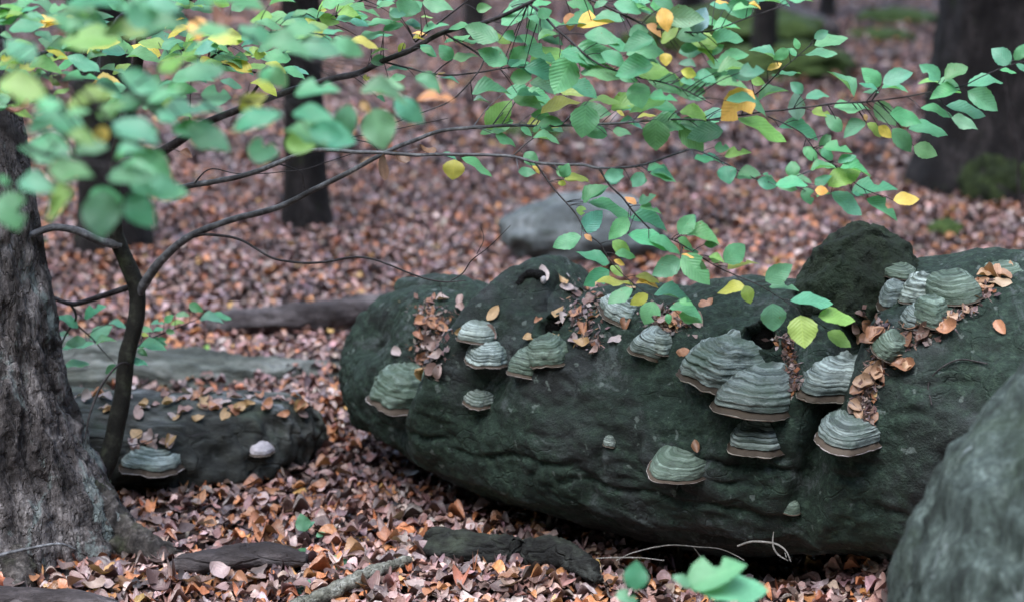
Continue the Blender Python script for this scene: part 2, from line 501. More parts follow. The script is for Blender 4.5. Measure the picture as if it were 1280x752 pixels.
def fungus_cap_material(name, green, pale):
    m, nt, out = new_mat(name)
    at = nd(nt, "Attribute", attribute_name='zone')
    vec = coords(nt)
    wob = noise(nt, vec, 22, 4, 0.6)
    z = maths(nt, 'ADD', at.outputs['Fac'], maths(nt, 'MULTIPLY', maths(nt, 'SUBTRACT', wob, 0.5), 0.20))
    def g(c, k=1.0):
        return tuple(k * (c[i] * (1 - green) + (0.075, 0.125, 0.075)[i] * green) for i in range(3))
    A, B, D = (0.25 * pale, 0.295 * pale, 0.29 * pale), (0.10 * pale, 0.125 * pale, 0.122 * pale), (0.030, 0.038, 0.036)
    oi = nt.nodes.new("ShaderNodeObjectInfo")
    cx = nt.nodes.new("ShaderNodeCombineXYZ")
    nt.links.new(maths(nt, 'MULTIPLY', z, 13.0), cx.inputs[0])
    nt.links.new(maths(nt, 'MULTIPLY', oi.outputs['Random'], 40.0), cx.inputs[1])
    nt.links.new(maths(nt, 'MULTIPLY', noise(nt, vec, 9, 2, 0.5), 1.3), cx.inputs[2])
    bands = noise(nt, cx.outputs[0], 1.0, 3, 0.7)
    col = ramp(nt, bands, [(0.34, D), (0.42, g(B, 0.9)), (0.5, g(A, 0.75)), (0.58, g(A, 1.2)), (0.68, g(A, 1.7))])
    col = mixc(nt, ramp(nt, z, [(0.0, (0.75, 0.75, 0.75)), (0.25, (0.0, 0.0, 0.0))]), col, g(B, 0.6))
    dn = noise(nt, vec, 45, 5, 0.75)
    col = mixc(nt, ramp(nt, dn, [(0.5, (0, 0, 0)), (0.75, (0.7, 0.7, 0.7))]), col, (0.05, 0.06, 0.055))
    alg = noise(nt, vec, 12, 4, 0.6)
    col = mixc(nt, ramp(nt, alg, [(0.45, (0, 0, 0)), (0.68, (0.62, 0.62, 0.62))]), col, (0.062, 0.102, 0.070))
    worn = maths(nt, 'MULTIPLY', maths(nt, 'POWER', maths(nt, 'FRACT', maths(nt, 'MULTIPLY', oi.outputs['Random'], 7.3)), 2.0), 0.55)
    col = mixc(nt, worn, col, mixc(nt, 1.0, col, (0.62, 0.60, 0.52), 'MULTIPLY'))
    principled(nt, out, col, 0.75, 0.3, maths(nt, 'ADD', dn, noise(nt, vec, 160, 3, 0.7)), 0.5, 0.006)
    return m
M['cap'] = fungus_cap_material('fungus_crust_grey', 0.12, 1.0)
M['cap_green'] = fungus_cap_material('fungus_crust_green', 0.62, 0.95)
M['cap_pale'] = fungus_cap_material('fungus_crust_pale', 0.1, 1.45)

def fungus_rim_material(name, lip, band):
    m, nt, out = new_mat(name)
    at = nd(nt, "Attribute", attribute_name='zone')
    vec = coords(nt)
    z = maths(nt, 'ADD', at.outputs['Fac'], maths(nt, 'MULTIPLY', maths(nt, 'SUBTRACT', noise(nt, vec, 40, 4, 0.6), 0.5), 0.25))
    col = ramp(nt, z, [(0.0, tuple(0.35 * k for k in band)), (0.2, band), (0.44, tuple(0.8 * k for k in band)), (0.52, lip), (0.70, lip), (0.78, band), (1.0, band)])
    principled(nt, out, col, 0.7, 0.3, noise(nt, vec, 120, 3, 0.7), 0.4, 0.004)
    return m
M['rim'] = fungus_rim_material('fungus_rim_brown', (0.36, 0.33, 0.29), (0.052, 0.038, 0.026))
M['rim_pale'] = fungus_rim_material('fungus_rim_cream', (0.58, 0.53, 0.52), (0.075, 0.056, 0.041))
M['white_fungus'] = bark_material('white_fungus_skin', (0.3, 0.28, 0.3), (0.5, 0.47, 0.5), (0.65, 0.62, 0.66), nscale=20, crack=60, bump_strength=0.2)

# ------------------------------------------------------------------ the ground
def axis_steps(a, b, fine0, fine1, df, dc):
    out = [fine0]
    while out[-1] < fine1: out.append(out[-1] + df)
    s = df
    while out[-1] < b: s = min(s * 1.18, dc); out.append(out[-1] + s)
    s = df; lo = [fine0]
    while lo[-1] > a: s = min(s * 1.18, dc); lo.append(lo[-1] - s)
    return np.array(lo[:0:-1] + out)

gx = axis_steps(-70, 70, -2.2, 2.2, 0.05, 3.0)
gy = axis_steps(-20, 110, 2.6, 7.5, 0.05, 3.0)
X, Y = np.meshgrid(gx, gy)
gv = np.stack([X, Y, ground_h(X, Y)], -1).reshape(-1, 3)
gi = np.arange(len(gx) * len(gy)).reshape(len(gy), len(gx))
gf = np.stack([gi[:-1, :-1], gi[:-1, 1:], gi[1:, 1:], gi[1:, :-1]], -1).reshape(-1, 4)
ground = link("ground", build_mesh("ground", gv, gf, M['ground']), kind="structure",
              label="forest floor of dark leaf mould under beech litter")

# ------------------------------------------------------------------ leaf shapes
def leaf_template(rows, serr=0.0, width=1.0, pa=0.88, pb=0.68):
    """flat beech leaf, base at the origin, tip at y = 1, half width 0.5 at the widest. x scaled later"""
    ts = np.linspace(0, 1, rows + 2)[1:-1]
    prof = np.sin(np.pi * ts ** pa) ** pb * 0.5 * width
    v = [(0, 0, 0)]
    for k, (t, w) in enumerate(zip(ts, prof)):
        w2 = w * (1 + serr * (1 if k % 2 else -1))
        v += [(-w2, t, 0), (0, t, 0), (w2, t, 0)]
    v.append((0, 1, 0))
    q, tr = [], [(0, 2, 1), (0, 3, 2)]
    for k in range(rows - 1):
        a = 1 + 3 * k; b = a + 3
        tr += [(a, a + 1, b + 1), (a, b + 1, b), (a + 1, a + 2, b + 2), (a + 1, b + 2, b + 1)]
    a = 1 + 3 * (rows - 1); e = len(v) - 1
    tr += [(a, a + 1, e), (a + 1, a + 2, e)]
    return np.array(v, float), np.array(tr, int)

def curl(v, cup, bend, fold, twist, wave=0.0, ph=0.0):
    """v (n,3) or (m,n,3) with matching parameters"""
    x, y = v[..., 0], v[..., 1] - 0.5
    z = cup * x * x * 4 + bend * y * y * 2 + fold * np.abs(x) + twist * x * y * 2 + wave * np.sin(9 * y + ph) * np.abs(x)
    out = v.copy(); out[..., 2] = z
    return out

GREEN_MESH = []
for k in range(7):
    v, f = leaf_template(11, serr=0.035, pa=0.80, pb=0.86)
    v[:, 0] *= 1 + 0.12 * rng.normal() * 0.3
    v[:, 0] += 0.05 * rng.normal() * v[:, 1] ** 2          # slight sideways sweep
    v = curl(v, rng.uniform(-0.12, 0.12), rng.uniform(-0.24, -0.03), rng.uniform(-0.05, 0.25), rng.uniform(-0.2, 0.2), 0.10, rng.uniform(0, 6))
    v[:, 2] -= v[0, 2]
    GREEN_MESH.append(build_mesh("beech_leaf_blade", v, f, M['leaf']))
# two leaves with bites taken out of the margin
v, f = leaf_template(9, serr=0.03, pa=0.80, pb=0.86)
v[13] = v[14] * 0.6 + v[13] * 0.4; v[16] = v[17] * 0.7 + v[16] * 0.3
GREEN_MESH.append(build_mesh("nibbled_leaf_blade", curl(v, 0.05, -0.15, 0.1, 0.1), f, M['leaf']))
DEAD_MESH = []
for k in range(9):
    v, f = leaf_template(9, serr=0.02)
    v[:, 0] += 0.08 * rng.normal() * v[:, 1] ** 2
    v = curl(v, rng.uniform(-0.15, 0.4), rng.uniform(-0.3, 0.5), [0.1, 0.35, 0.0, 0.2, -0.1, 0.6, 0.12, 0.05, 0.25][k], rng.uniform(-0.4, 0.4), rng.uniform(0, 0.35), rng.uniform(0, 6))
    DEAD_MESH.append(build_mesh("dead_leaf_blade", v, f, M['dead_leaf']))

PAL = np.array([(0.205, 0.116, 0.098), (0.275, 0.178, 0.160), (0.37, 0.272, 0.255), (0.36, 0.155, 0.07), (0.27, 0.11, 0.055), (0.10, 0.066, 0.062),
                (0.14, 0.097, 0.098), (0.48, 0.38, 0.37), (0.46, 0.28, 0.11), (0.065, 0.046, 0.045)])
PALW = np.array([0.22, 0.16, 0.08, 0.10, 0.09, 0.12, 0.14, 0.025, 0.02, 0.045]); PALW /= PALW.sum()
def dead_colors(n, r=rng):
    c = PAL[r.choice(len(PAL), n, p=PALW)]
    c = c * r.lognormal(0, 0.22, (n, 1)) * r.normal(1, 0.05, (n, 3))
    return np.maximum(c * np.minimum(1, 0.42 / c.max(1, keepdims=True)), 0.01)

def rand_frames(n, tilt, r=rng):
    """random leaf frames (n,3,3): columns x, y, normal"""
    yaw = r.uniform(0, 2 * np.pi, n)
    ta, td = np.abs(r.normal(0, tilt, n)), r.uniform(0, 2 * np.pi, n)
    nz = np.stack([np.sin(ta) * np.cos(td), np.sin(ta) * np.sin(td), np.cos(ta)], -1)
    y = np.stack([np.cos(yaw), np.sin(yaw), np.zeros(n)], -1)
    y -= nz * (y * nz).sum(-1, keepdims=True); y /= np.linalg.norm(y, axis=1)[:, None]
    x = np.cross(y, nz)
    return np.stack([x, y, nz], -1)

def litter(n, sampler, rows, size, tilt, zspread):
    v, f = leaf_template(rows, serr=0.0)
    xy = sampler(n)
    L = rng.uniform(*size, n)
    W = L * np.where(rng.random(n) < 0.22, rng.uniform(0.18, 0.42, n), rng.uniform(0.48, 0.72, n))
    V = np.broadcast_to(v, (n, *v.shape)).copy()
    V = curl(V, rng.normal(0.06, 0.22, (n, 1)), rng.normal(0.0, 0.22, (n, 1)), np.where(rng.random((n, 1)) < 0.2, rng.uniform(0.3, 0.8, (n, 1)), rng.uniform(-0.15, 0.2, (n, 1))), rng.normal(0, 0.35, (n, 1)),
             rng.uniform(0, 0.4, (n, 1)), rng.uniform(0, 6, (n, 1)))
    V[..., 1] -= 0.5
    S = np.stack([W, L, L], -1)[:, None, :]
    Fm = rand_frames(n, tilt)
    V = np.einsum('nij,nkj->nki', Fm, V * S)
    z = ground_h(xy[:, 0], xy[:, 1]) + rng.uniform(0.0, zspread, n)
    V += np.concatenate([xy, z[:, None]], 1)[:, None, :]
    Fc = (f[None] + (np.arange(n) * len(v))[:, None, None]).reshape(-1, 3)
    cc = dead_colors(n)
    pat = fbm(np.stack([xy[:, 0] * 1.3, xy[:, 1] * 1.3, np.zeros(n)], -1), 3)          # patches of older, darker leaves
    cc = cc * np.clip(1.15 + 0.85 * pat, 0.5, 1.6)[:, None]
    dimmed = rng.random(n) < np.clip(0.35 * (np.hypot(xy[:, 0], xy[:, 1]) - 8) / 8, 0, 0.35)   # share of far leaves darkened in colour to paint the dim shade there
    cc[dimmed] *= 0.45
    var = rng.normal(1, 0.12, (n, len(v), 1))
    var[:, 0] *= 0.6; var[:, -1] *= 0.75
    col = (cc[:, None, :] * var).reshape(-1, 3)
    return V.reshape(-1, 3), Fc, col

def wedge(y0, y1, margin=0.9, keep=None):
    """uniform points on the ground in the view wedge plus a margin either side"""
    def s(n):
        out = np.zeros((0, 2))
        while len(out) < n:
            y = rng.uniform(y0, y1, n * 2)
            wmax = 0.31 * y1 + margin
            x = rng.uniform(-wmax, wmax, n * 2)
            ok = np.abs(x) < 0.31 * y + margin
            out = np.vstack([out, np.stack([x[ok], y[ok]], -1)])
        return out[:n]
    return s

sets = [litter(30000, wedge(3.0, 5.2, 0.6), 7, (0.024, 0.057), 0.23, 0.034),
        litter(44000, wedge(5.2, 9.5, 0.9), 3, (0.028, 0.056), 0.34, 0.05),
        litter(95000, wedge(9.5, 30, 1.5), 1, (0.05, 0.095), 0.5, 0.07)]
off = 0; VV, FF, CC = [], [], []
for v, f, c in sets:
    VV.append(v); FF.append(f + off); CC.append(c); off += len(v)
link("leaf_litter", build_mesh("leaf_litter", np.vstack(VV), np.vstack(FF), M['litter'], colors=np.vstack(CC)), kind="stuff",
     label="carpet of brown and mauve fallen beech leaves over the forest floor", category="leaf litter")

def mat_of(pos, frame, sx, sy, sz):
    m = Matrix.Identity(4)
    for r in range(3):
        m[r][0] = frame[r, 0] * sx; m[r][1] = frame[r, 1] * sy; m[r][2] = frame[r, 2] * sz; m[r][3] = pos[r]
    return m

# the fallen leaves that show largest: parts of the ground, one object each
cnt = 0
while cnt < 300:
    px, py = rng.uniform(-20, 1120), 752 - 215 * rng.uniform(0, 1) ** 1.5
    lim = np.interp(px, [0, 430, 470, 560, 680, 760, 1000, 1110], [430, 520, 570, 620, 672, 700, 700, 668])
    if py < lim: continue
    q = G(px, py)
    L = rng.uniform(0.036, 0.066)
    fr = rand_frames(1, 0.33)[0]
    o = link("fallen_leaf", DEAD_MESH[cnt % len(DEAD_MESH)], ground)
    pos = q + np.array([0, 0, 0.028 + rng.uniform(0, 0.016)]) - fr[:, 1] * L * 0.5
    o.matrix_basis = mat_of(pos, fr, L * rng.uniform(0.55, 0.72), L, L)
    o.color = (*dead_colors(1)[0], 1)
    cnt += 1

# ------------------------------------------------------------------ the big fallen trunk
ST = np.array([  # photo column, depth of the axis, radius, height of the axis
    (441, 4.67, 0.030, 0.215), (446, 4.66, 0.085, 0.215), (458, 4.64, 0.145, 0.225), (480, 4.60, 0.195, 0.235), (520, 4.51, 0.235, 0.25),
    (570, 4.40, 0.262, 0.268), (640, 4.25, 0.284, 0.276), (740, 4.08, 0.305, 0.285), (850, 3.95, 0.324, 0.300), (960, 3.88, 0.330, 0.315),
    (1100, 3.81, 0.332, 0.335), (1280, 3.68, 0.348, 0.345), (1450, 3.55, 0.36, 0.35), (1650, 3.40, 0.37, 0.36), (2100, 3.1, 0.39, 0.38), (2500, 2.85, 0.40, 0.39)])
ST[:, 0] += 20 * np.clip(1 - (ST[:, 0] - 441) / 160, 0, 1)
sp = smooth_path(ST, 470)
axis = np.array([[(r[0] - 640) / ppm(r[1], r[3]), r[1], r[3]] for r in sp])
axis[:, 0] = (sp[:, 0] - 640) / F * (axis[:, 1] * FV[1] + (axis[:, 2] - 1.5) * FV[2])
NS = 320
lv, lq, lrad, ls, lth, lidx = tube(axis, sp[:, 2], NS)
colpx = np.repeat(sp[:, 0], NS)
up = lrad[:, 2]; fr_ = -lrad[:, 1]
sm = lambda a, b, t: np.clip((t - a) / (b - a), 0, 1) ** 2 * (3 - 2 * np.clip((t - a) / (b - a), 0, 1))
disp = 0.022 * fbm(lv * 2.6, 3) + 0.010 * fbm(lv * np.array([4, 9, 9]), 4) + 0.0055 * fbm(lv * 30, 4)
# long shallow cracks of the dead bark
cr = ridged(lv * np.array([3.2, 9.5, 9.5]) + 5.0, 3)
disp -= 0.006 * sm(1.25, 1.55, cr)
disp += 0.020 * perlin(np.stack([colpx / 52.0 - 0.5 * up, 0.6 * up, np.full(len(colpx), 4.4)], -1)) * sm(-0.9, -0.2, up)      # soft ring-wise swellings
disp += 0.0035 * np.tanh(9 * fbm(lv * np.array([2.6, 7.5, 7.5]) + 31, 4)) + 0.0018 * np.tanh(7 * fbm(lv * np.array([7, 17, 17]) + 61, 3))
cr2 = ridged(lv * np.array([8.0, 22.0, 22.0]) + 15.0, 2)
disp -= 0.003 * sm(1.1, 1.4, cr2)
# the fold and swelling beside the broken limb (photo columns 610-700)
e = colpx - 35 * up
disp -= 0.085 * np.exp(-((e - 600) / 13) ** 2) * sm(-0.6, 0.2, up)
disp += 0.060 * np.exp(-((e - 638) / 20) ** 2) * sm(-0.7, 0.1, up)
disp -= 0.040 * np.exp(-((e - 690) / 16) ** 2) * sm(-0.2, 0.4, up)
disp -= 0.055 * np.exp(-((colpx - 540) / 26) ** 2) * np.exp(-((up - 0.62) / 0.22) ** 2)
disp += 0.025 * np.exp(-((colpx - 545) / 40) ** 2) * np.exp(-((up - 0.9) / 0.25) ** 2)
# crevice right of the big fungi, then the raised bark towards the boulder
edge = colpx - 70 * up - 0
disp -= 0.075 * np.exp(-((edge - 1030) / 16) ** 2) * sm(-0.6, 0.1, up)
disp += 0.050 * sm(1035, 1075, edge) * sm(-0.9, -0.2, up)
disp -= 0.040 * np.exp(-((edge - 955) / 14) ** 2) * sm(-0.3, 0.3, up)
# flattened, broken underside
disp -= 0.018 * sm(-0.6, -0.95, up) * (1 + 1.5 * perlin(lv * 4))
shelf = -0.52 + 0.08 * perlin(np.stack([lv[:, 0] * 3, lv[:, 0] * 0, lv[:, 0] * 0], -1))
disp -= 0.020 * sm(shelf + 0.04, shelf - 0.05, up)
lv2 = lv + lrad * disp[:, None]
lv2[:, 0] += 0.03 * fbm(lv * 6 + 3, 3) * np.exp(-(colpx - 441) / 14)      # ragged left end
lfaces = [tuple(int(k) for k in f) for f in lq]
lvv = np.vstack([lv2, lv2[lidx[0]].mean(0), lv2[lidx[-1]].mean(0)])
for k in range(NS):
    lfaces.append((int(lidx[0][(k + 1) % NS]), int(lidx[0][k]), len(lv2)))
    lfaces.append((int(lidx[-1][k]), int(lidx[-1][(k + 1) % NS]), len(lv2) + 1))
log = thing("fallen_trunk", "huge dark mossy fallen beech trunk with bracket fungi in the middle of the clearing", "log", (0.4, 3.97, 0.0))

def blob(center, radii, subdiv=4, amp=0.12, freq=6.0, oct=4, rot=None, seed=0.0):
    bm = bmesh.new()
    bmesh.ops.create_icosphere(bm, subdivisions=subdiv, radius=1.0)
    v = np.array([list(q.co) for q in bm.verts]); f = np.array([[k.index for k in q.verts] for q in bm.faces])
    bm.free()
    d = fbm(v * freq * 0.3 + seed, oct)
    v = v * (1 + amp * 2.0 * d)[:, None]
    v = v * np.array(radii)
    if rot is not None: v = v @ np.array(Matrix.Rotation(rot[0], 3, rot[1])).T
    return v + np.array(center), f

log_bvh_parts = [(lvv[:-2], lq)]
def add_log_part(name, geo, mat, label=None):
    o = link(name, build_mesh(name, geo[0], geo[1], mat), log)
    if label: o["label"] = label
    return o

def make_bvh(parts):
    V, Fc, o = [], [], 0
    for v, f in parts:
        V += [tuple(map(float, k)) for k in v]; Fc += [tuple(int(x) + o for x in k) for k in f]; o += len(v)
    return BVHTree.FromPolygons(V, Fc)
def hit(bvh, px, py):
    d = Vector(ray(px, py)).normalized()
    loc, nrm, i, dist = bvh.ray_cast(Vector(CAM), d)
    if loc is None: return None, None
    if nrm.dot(d) > 0: nrm = -nrm
    return np.array(loc), np.array(nrm)

LOG0 = make_bvh(log_bvh_parts)
CRACKS = [[(838, 572), (862, 580), (885, 576), (915, 584), (950, 580), (985, 590), (1020, 588), (1060, 598), (1088, 592)], [(846, 588), (843, 600), (849, 612), (846, 624)],
          [(700, 602), (735, 598), (770, 612), (810, 616), (850, 628), (900, 634), (950, 644), (1010, 648)], [(560, 560), (600, 572), (640, 568), (690, 582), (720, 578)],
          [(656, 560), (668, 578), (664, 600), (672, 620)], [(700, 470), (716, 482), (712, 498)], [(880, 600), (905, 606), (935, 602)], [(1110, 470), (1150, 480), (1190, 474), (1225, 482)],
          [(1115, 520), (1140, 512), (1160, 520)], [(480, 530), (520, 545), (560, 548)], [(740, 520), (752, 545), (746, 575), (756, 596)], [(930, 575), (960, 570), (985, 574)],
          [(1000, 555), (1010, 590), (1004, 620)], [(800, 545), (795, 575), (805, 600)]]
carve = np.zeros(len(lvv))
for ck_ in CRACKS:
    wig = smooth_path([(x_, y_) for x_, y_ in ck_], len(ck_) * 12)
    wig = wig + 3.0 * np.stack([perlin(np.stack([wig[:, 0] * 0.11, wig[:, 1] * 0.11, np.full(len(wig), 2.2)], -1)), perlin(np.stack([wig[:, 0] * 0.13, wig[:, 1] * 0.13, np.full(len(wig), 7.7)], -1))], -1)
    for t_, (x_, y_) in zip(np.linspace(0, 1, len(wig)), wig):
        cp, cn = hit(LOG0, x_, y_)
        if cp is None: continue
        near_ = np.where(np.abs(lvv[:, 0] - cp[0]) < 0.02)[0]
        dd_ = np.linalg.norm(lvv[near_] - cp, axis=1)
        carve[near_] = np.maximum(carve[near_], (0.007 + 0.010 * np.sin(np.pi * t_)) * np.exp(-(dd_ / 0.0065) ** 2))
lvv[:len(lrad)] -= lrad * carve[:len(lrad), None]
HOLES = []
for hx, hy, hr, hd in ((687, 403, 0.033, 0.06), (953, 420, 0.036, 0.07)):      # rotted hollows sunk into the trunk
    hp, hn = hit(LOG0, hx, hy)
    dist = np.linalg.norm(lvv - hp, axis=1)
    ang_ = np.arctan2(lvv[:, 2] - hp[2], lvv[:, 0] - hp[0])
    rr_ = dist / (hr * (1 + 0.18 * np.sin(3 * ang_ + hx)))
    lvv = lvv - hn[None] * (hd * np.clip(1 - rr_ ** 4, 0, 1))[:, None] + hn[None] * (0.012 * np.exp(-((rr_ - 1.15) / 0.22) ** 2))[:, None]
    HOLES.append(hp - hn * (hd - 0.004))
link("trunk", build_mesh("trunk", lvv, lfaces, M['log']), log)
def onl(px, py, lift=-0.008):
    p, n = hit(LOG0, px, py)
    return p + n * lift
# broken limb stub with its swollen collar
c = P(672, 372, 4.17)
pth = smooth_path([P(655, 420, 4.10), P(664, 385, 4.12), P(672, 352, 4.16), P(676, 342, 4.19)], 18)
v, q, rad, s, th, idx = tube(pth, np.interp(np.linspace(0, 1, 18), [0, 0.5, 0.85, 1], [0.075, 0.062, 0.05, 0.03]), 40)
v = v + rad * (0.018 * fbm(v * 14, 4))[:, None]
add_log_part("limb_stub", (v, q), M['log'], "short rounded stub of a broken limb")
log_bvh_parts.append((v, q))
def onl2(px, py, lift=-0.002):
    p, n = hit(make_bvh(log_bvh_parts), px, py)
    return p + n * lift
ap = smooth_path([onl2(646, 356), onl2(653, 348), onl2(663, 343), onl2(674, 343), onl2(681, 348)], 16)
v, q, rad, s_, th, idx = tube(ap, np.interp(np.linspace(0, 1, 16), [0, 0.3, 0.75, 1], [0.004, 0.010, 0.013, 0.006]), 12)
add_log_part("rot_and_hole_dark", (v + rad * (0.008 * fbm(v * 40, 3))[:, None], q), M['rot_and_hole_shade'], "black rotted rim at the tip of the limb stub")
add_log_part("rot_and_hole_dark", blob(HOLES[0], (0.036, 0.012, 0.034), 3, 0.1, 5), M['rot_and_hole_shade'], "black lump giving the shade inside the rotted hollow above green fungi")  # black lumps on the hollow floors darken them in place of shade
add_log_part("rot_and_hole_dark", blob(HOLES[1], (0.040, 0.014, 0.036), 3, 0.1, 5), M['rot_and_hole_shade'], "black lump giving the shade inside the rotted hollow between grey fungi")
add_log_part("white_spot", blob(onl2(678, 350, 0.004), (0.007, 0.006, 0.010), 3, 0.25, 6), M['white_fungus'])
# low branch ridge across the top of the broken end
pth = smooth_path([P(505, 362, 4.55), P(560, 362, 4.42), P(600, 378, 4.30), P(632, 392, 4.2)], 20)
v, q, rad, s, th, idx = tube(pth, np.interp(np.linspace(0, 1, 20), [0, 0.5, 1], [0.035, 0.045, 0.03]), 28)
v = v + rad * (0.012 * fbm(v * 16, 3))[:, None]
add_log_part("branch_ridge", (v, q), M['log']); log_bvh_parts.append((v, q))
# mossy stump of a torn-off limb on the crest
v, f = blob(P(1082, 368, 3.80), (0.145, 0.15, 0.155), 6, 0.11, 7, 5, seed=4.2)
v = v + 0.010 * fbm(v * 26, 3)[:, None] * np.array([1, -1, 0.6])
mx = (v[:, 0] - v[:, 0].mean()) / 0.13
v[:, 2] -= 0.045 * np.clip(mx - 0.15, 0, 1)
add_log_part("limb_stump", (v, f), M['moss_lump'], "moss covered stump of a torn limb")
log_bvh_parts.append((v, f))

LOG = make_bvh(log_bvh_parts)

# ------------------------------------------------------------------ bracket fungi
def fungus_geo(w, h, d, seed, nz=6, hoof=0.9, band=0.26):
    """local: x across, y outwards, z up; origin at the middle of the back. returns cap and rim (verts, faces, zone)"""
    nt_, nu = 64, 64
    r_ = np.random.default_rng(seed)
    th = np.radians(np.linspace(-118, 118, nt_))
    lob = 1 + 0.07 * np.interp(np.linspace(0, 1, nt_), np.linspace(0, 1, 9), r_.normal(0, 1, 9)) * np.sin(np.linspace(0, np.pi, nt_))
    ph = r_.uniform(0, 6)
    def ring(rr, zz, k):
        wob = 1 + 0.02 * np.sin(5 * th + ph + 3 * k)
        x = w / 2 * rr * lob * np.sin(th) * wob
        y = d * rr * lob * np.where(np.cos(th) > 0, np.cos(th), 0.6 * np.cos(th)) * wob
        z = zz + 0.035 * h * np.sin(2.3 * th + ph) * rr
        return np.stack([x, y, z], -1)
    cap, zc = [], []
    us = np.linspace(0.0, 1.0, nu)
    # growth zones of uneven width, wandering a little along the margin
    zw = r_.uniform(0.5, 1.6, nz + 1) * np.linspace(1.3, 0.8, nz + 1)
    zb = np.cumsum(zw / zw.sum())[:-1]
    zb = 0.12 + 0.88 * zb
    amp = r_.uniform(0.25, 1.2, nz) * r_.uniform(0.45, 1.0)
    tn = np.linspace(0, 1, nt_)
    wander = np.array([0.022 * perlin(np.stack([tn * 3.5, np.full(nt_, k * 1.7 + seed), np.zeros(nt_)], -1)) for k in range(nz)]) * 2
    for u in us:
        rr = math.sin(u * math.pi / 2) ** (hoof * 0.94)
        zz = h * (band + (1 - band) * math.cos(u * math.pi / 2) ** 0.95)
        g = np.zeros(nt_)
        for k in range(nz):
            t = (u - zb[k] - wander[k])
            g += amp[k] * (-0.026 * np.exp(-(t / 0.018) ** 2) + 0.013 * np.exp(-((t + 0.05) / 0.04) ** 2))
        p = ring(rr, zz, u)
        c0 = np.array([0, 0, h * band * 0.8])
        p = c0 + (p - c0) * (1 + g)[:, None]
        cap.append(p); zc.append(np.full(nt_, u) + wander.mean(0))
    rim, zr = [], []
    for k, (rr, zz) in enumerate([(0.90, band * 1.15), (0.955, band * 0.95), (0.985, band * 0.7), (1.02, band * 0.42), (1.055, band * 0.2),
                                  (1.075, band * 0.08), (1.07, 0.0), (1.03, -0.03), (0.9, 0.0), (0.6, 0.05), (0.1, 0.08)]):
        rim.append(ring(rr, zz * h, 1.0)); zr.append(np.full(nt_, k / 10))
    def grid(rows, z):
        n = len(rows)
        v = np.array(rows).reshape(-1, 3)
        i = np.arange(n * nt_).reshape(n, nt_)
        f = np.stack([i[:-1, :-1], i[1:, :-1], i[1:, 1:], i[:-1, 1:]], -1).reshape(-1, 4)
        return v, f, np.concatenate(z)
    cv, cf, cz = grid(cap, zc); rv, rf, rz = grid(rim, zr)
    nv = fbm(np.concatenate([cv, rv]) * (0.55 / max(w, 0.03)) * 10 + seed, 3)
    dirn = np.concatenate([cv, rv]) - np.array([0, 0, h * 0.3]); dirn /= np.linalg.norm(dirn, axis=1)[:, None] + 1e-9
    both = np.concatenate([cv, rv]) + dirn * ((0.04 + 0.045 * (seed % 3) / 2) * w * nv)[:, None]
    return (both[:len(cv)], cf, cz), (both[len(cv):], rf, rz)

FUNGI_GROUP = "bracket fungi growing on the big fallen trunk"
fseed = [100]
def fungus(label, px, py, wpx, hpx, yaw=0, roll=0, dep=0.75, cap='cap', rim='rim', bvh=None, group=FUNGI_GROUP, pitch=0, sink=0.45, nz=6, band=0.2, hoof=0.85, Yo=None):
    """px, py: middle of the lower margin in the photo; yaw > 0 turns it towards the left of the picture"""
    p, n = hit(bvh or LOG, px, py - hpx * 0.35)
    if p is None:
        print("no hit", label); return
    if Yo: p = P(px, py - hpx * 0.35, Yo)
    k = ppm(p[1], p[2])
    w, h = 0.97 * wpx / k, max(hpx - 0.22 * wpx, 0.45 * hpx) / k
    d = dep * w * 0.92
    base = P(px, py, p[1] - 0.2 * d)
    o = np.array([-math.sin(math.radians(yaw)), -math.cos(math.radians(yaw)), 0.0])
    upv = np.array([0, 0, 1.0])
    R = Matrix.Rotation(math.radians(roll), 3, Vector(o)) @ Matrix.Identity(3)
    upv = np.array(R @ Vector(upv))
    xx = np.cross(o, upv)
    if pitch:
        R2 = Matrix.Rotation(math.radians(pitch), 3, Vector(xx)); o = np.array(R2 @ Vector(o)); upv = np.array(R2 @ Vector(upv))
    fseed[0] += 1
    (cv, cf, cz), (rv, rf, rz) = fungus_geo(w, h, d, fseed[0], nz=nz, band=band, hoof=hoof)
    org = base - o * d * sink
    Rm = np.stack([xx, o, upv], 0)
    t = thing("bracket_fungus", label, "fungus", org, group)
    link("cap", build_mesh("cap", cv @ Rm + org, cf, M[cap], attrs={'zone': cz}), t)
    link("pore_rim", build_mesh("pore_rim", rv @ Rm + org, rf, M[rim], attrs={'zone': rz}), t)
    return t

fungus("large green-grey bracket fungus at the broken left end of the trunk", 497, 503, 78, 66, 38, -10, 0.95, 'cap_green', 'rim_pale', nz=4, band=0.14)
fungus("pale blue-green bracket tucked above another beside the leaf-filled hollow", 592, 424, 48, 32, 25, -6, 0.9, 'cap_pale', 'rim_pale', nz=3, band=0.1)
fungus("pale banded bracket with cream rim, lower of the stacked pair by the leaf-filled hollow", 604, 453, 58, 38, 18, -7, 0.9, 'cap_pale', 'rim_pale', nz=4, band=0.12)
fungus("small pale bracket alone below the stacked pair", 598, 506, 40, 27, 15, -5, 0.85, 'cap_pale', 'rim_pale', nz=3, band=0.2)
fungus("small green bracket with dark rim below the black hollow", 654, 466, 46, 40, 25, -8, 0.9, 'cap_green', 'rim_pale', nz=4, band=0.14)
fungus("folded green bracket just right of the black hollow", 690, 452, 56, 44, -15, 12, 0.8, 'cap_green', 'rim', nz=3, band=0.08)
fungus("smooth grey-green bracket on the trunk crest beneath yellow leaves", 772, 398, 56, 38, 15, -18, 0.9, 'cap_pale', 'rim', nz=2, band=0.16)
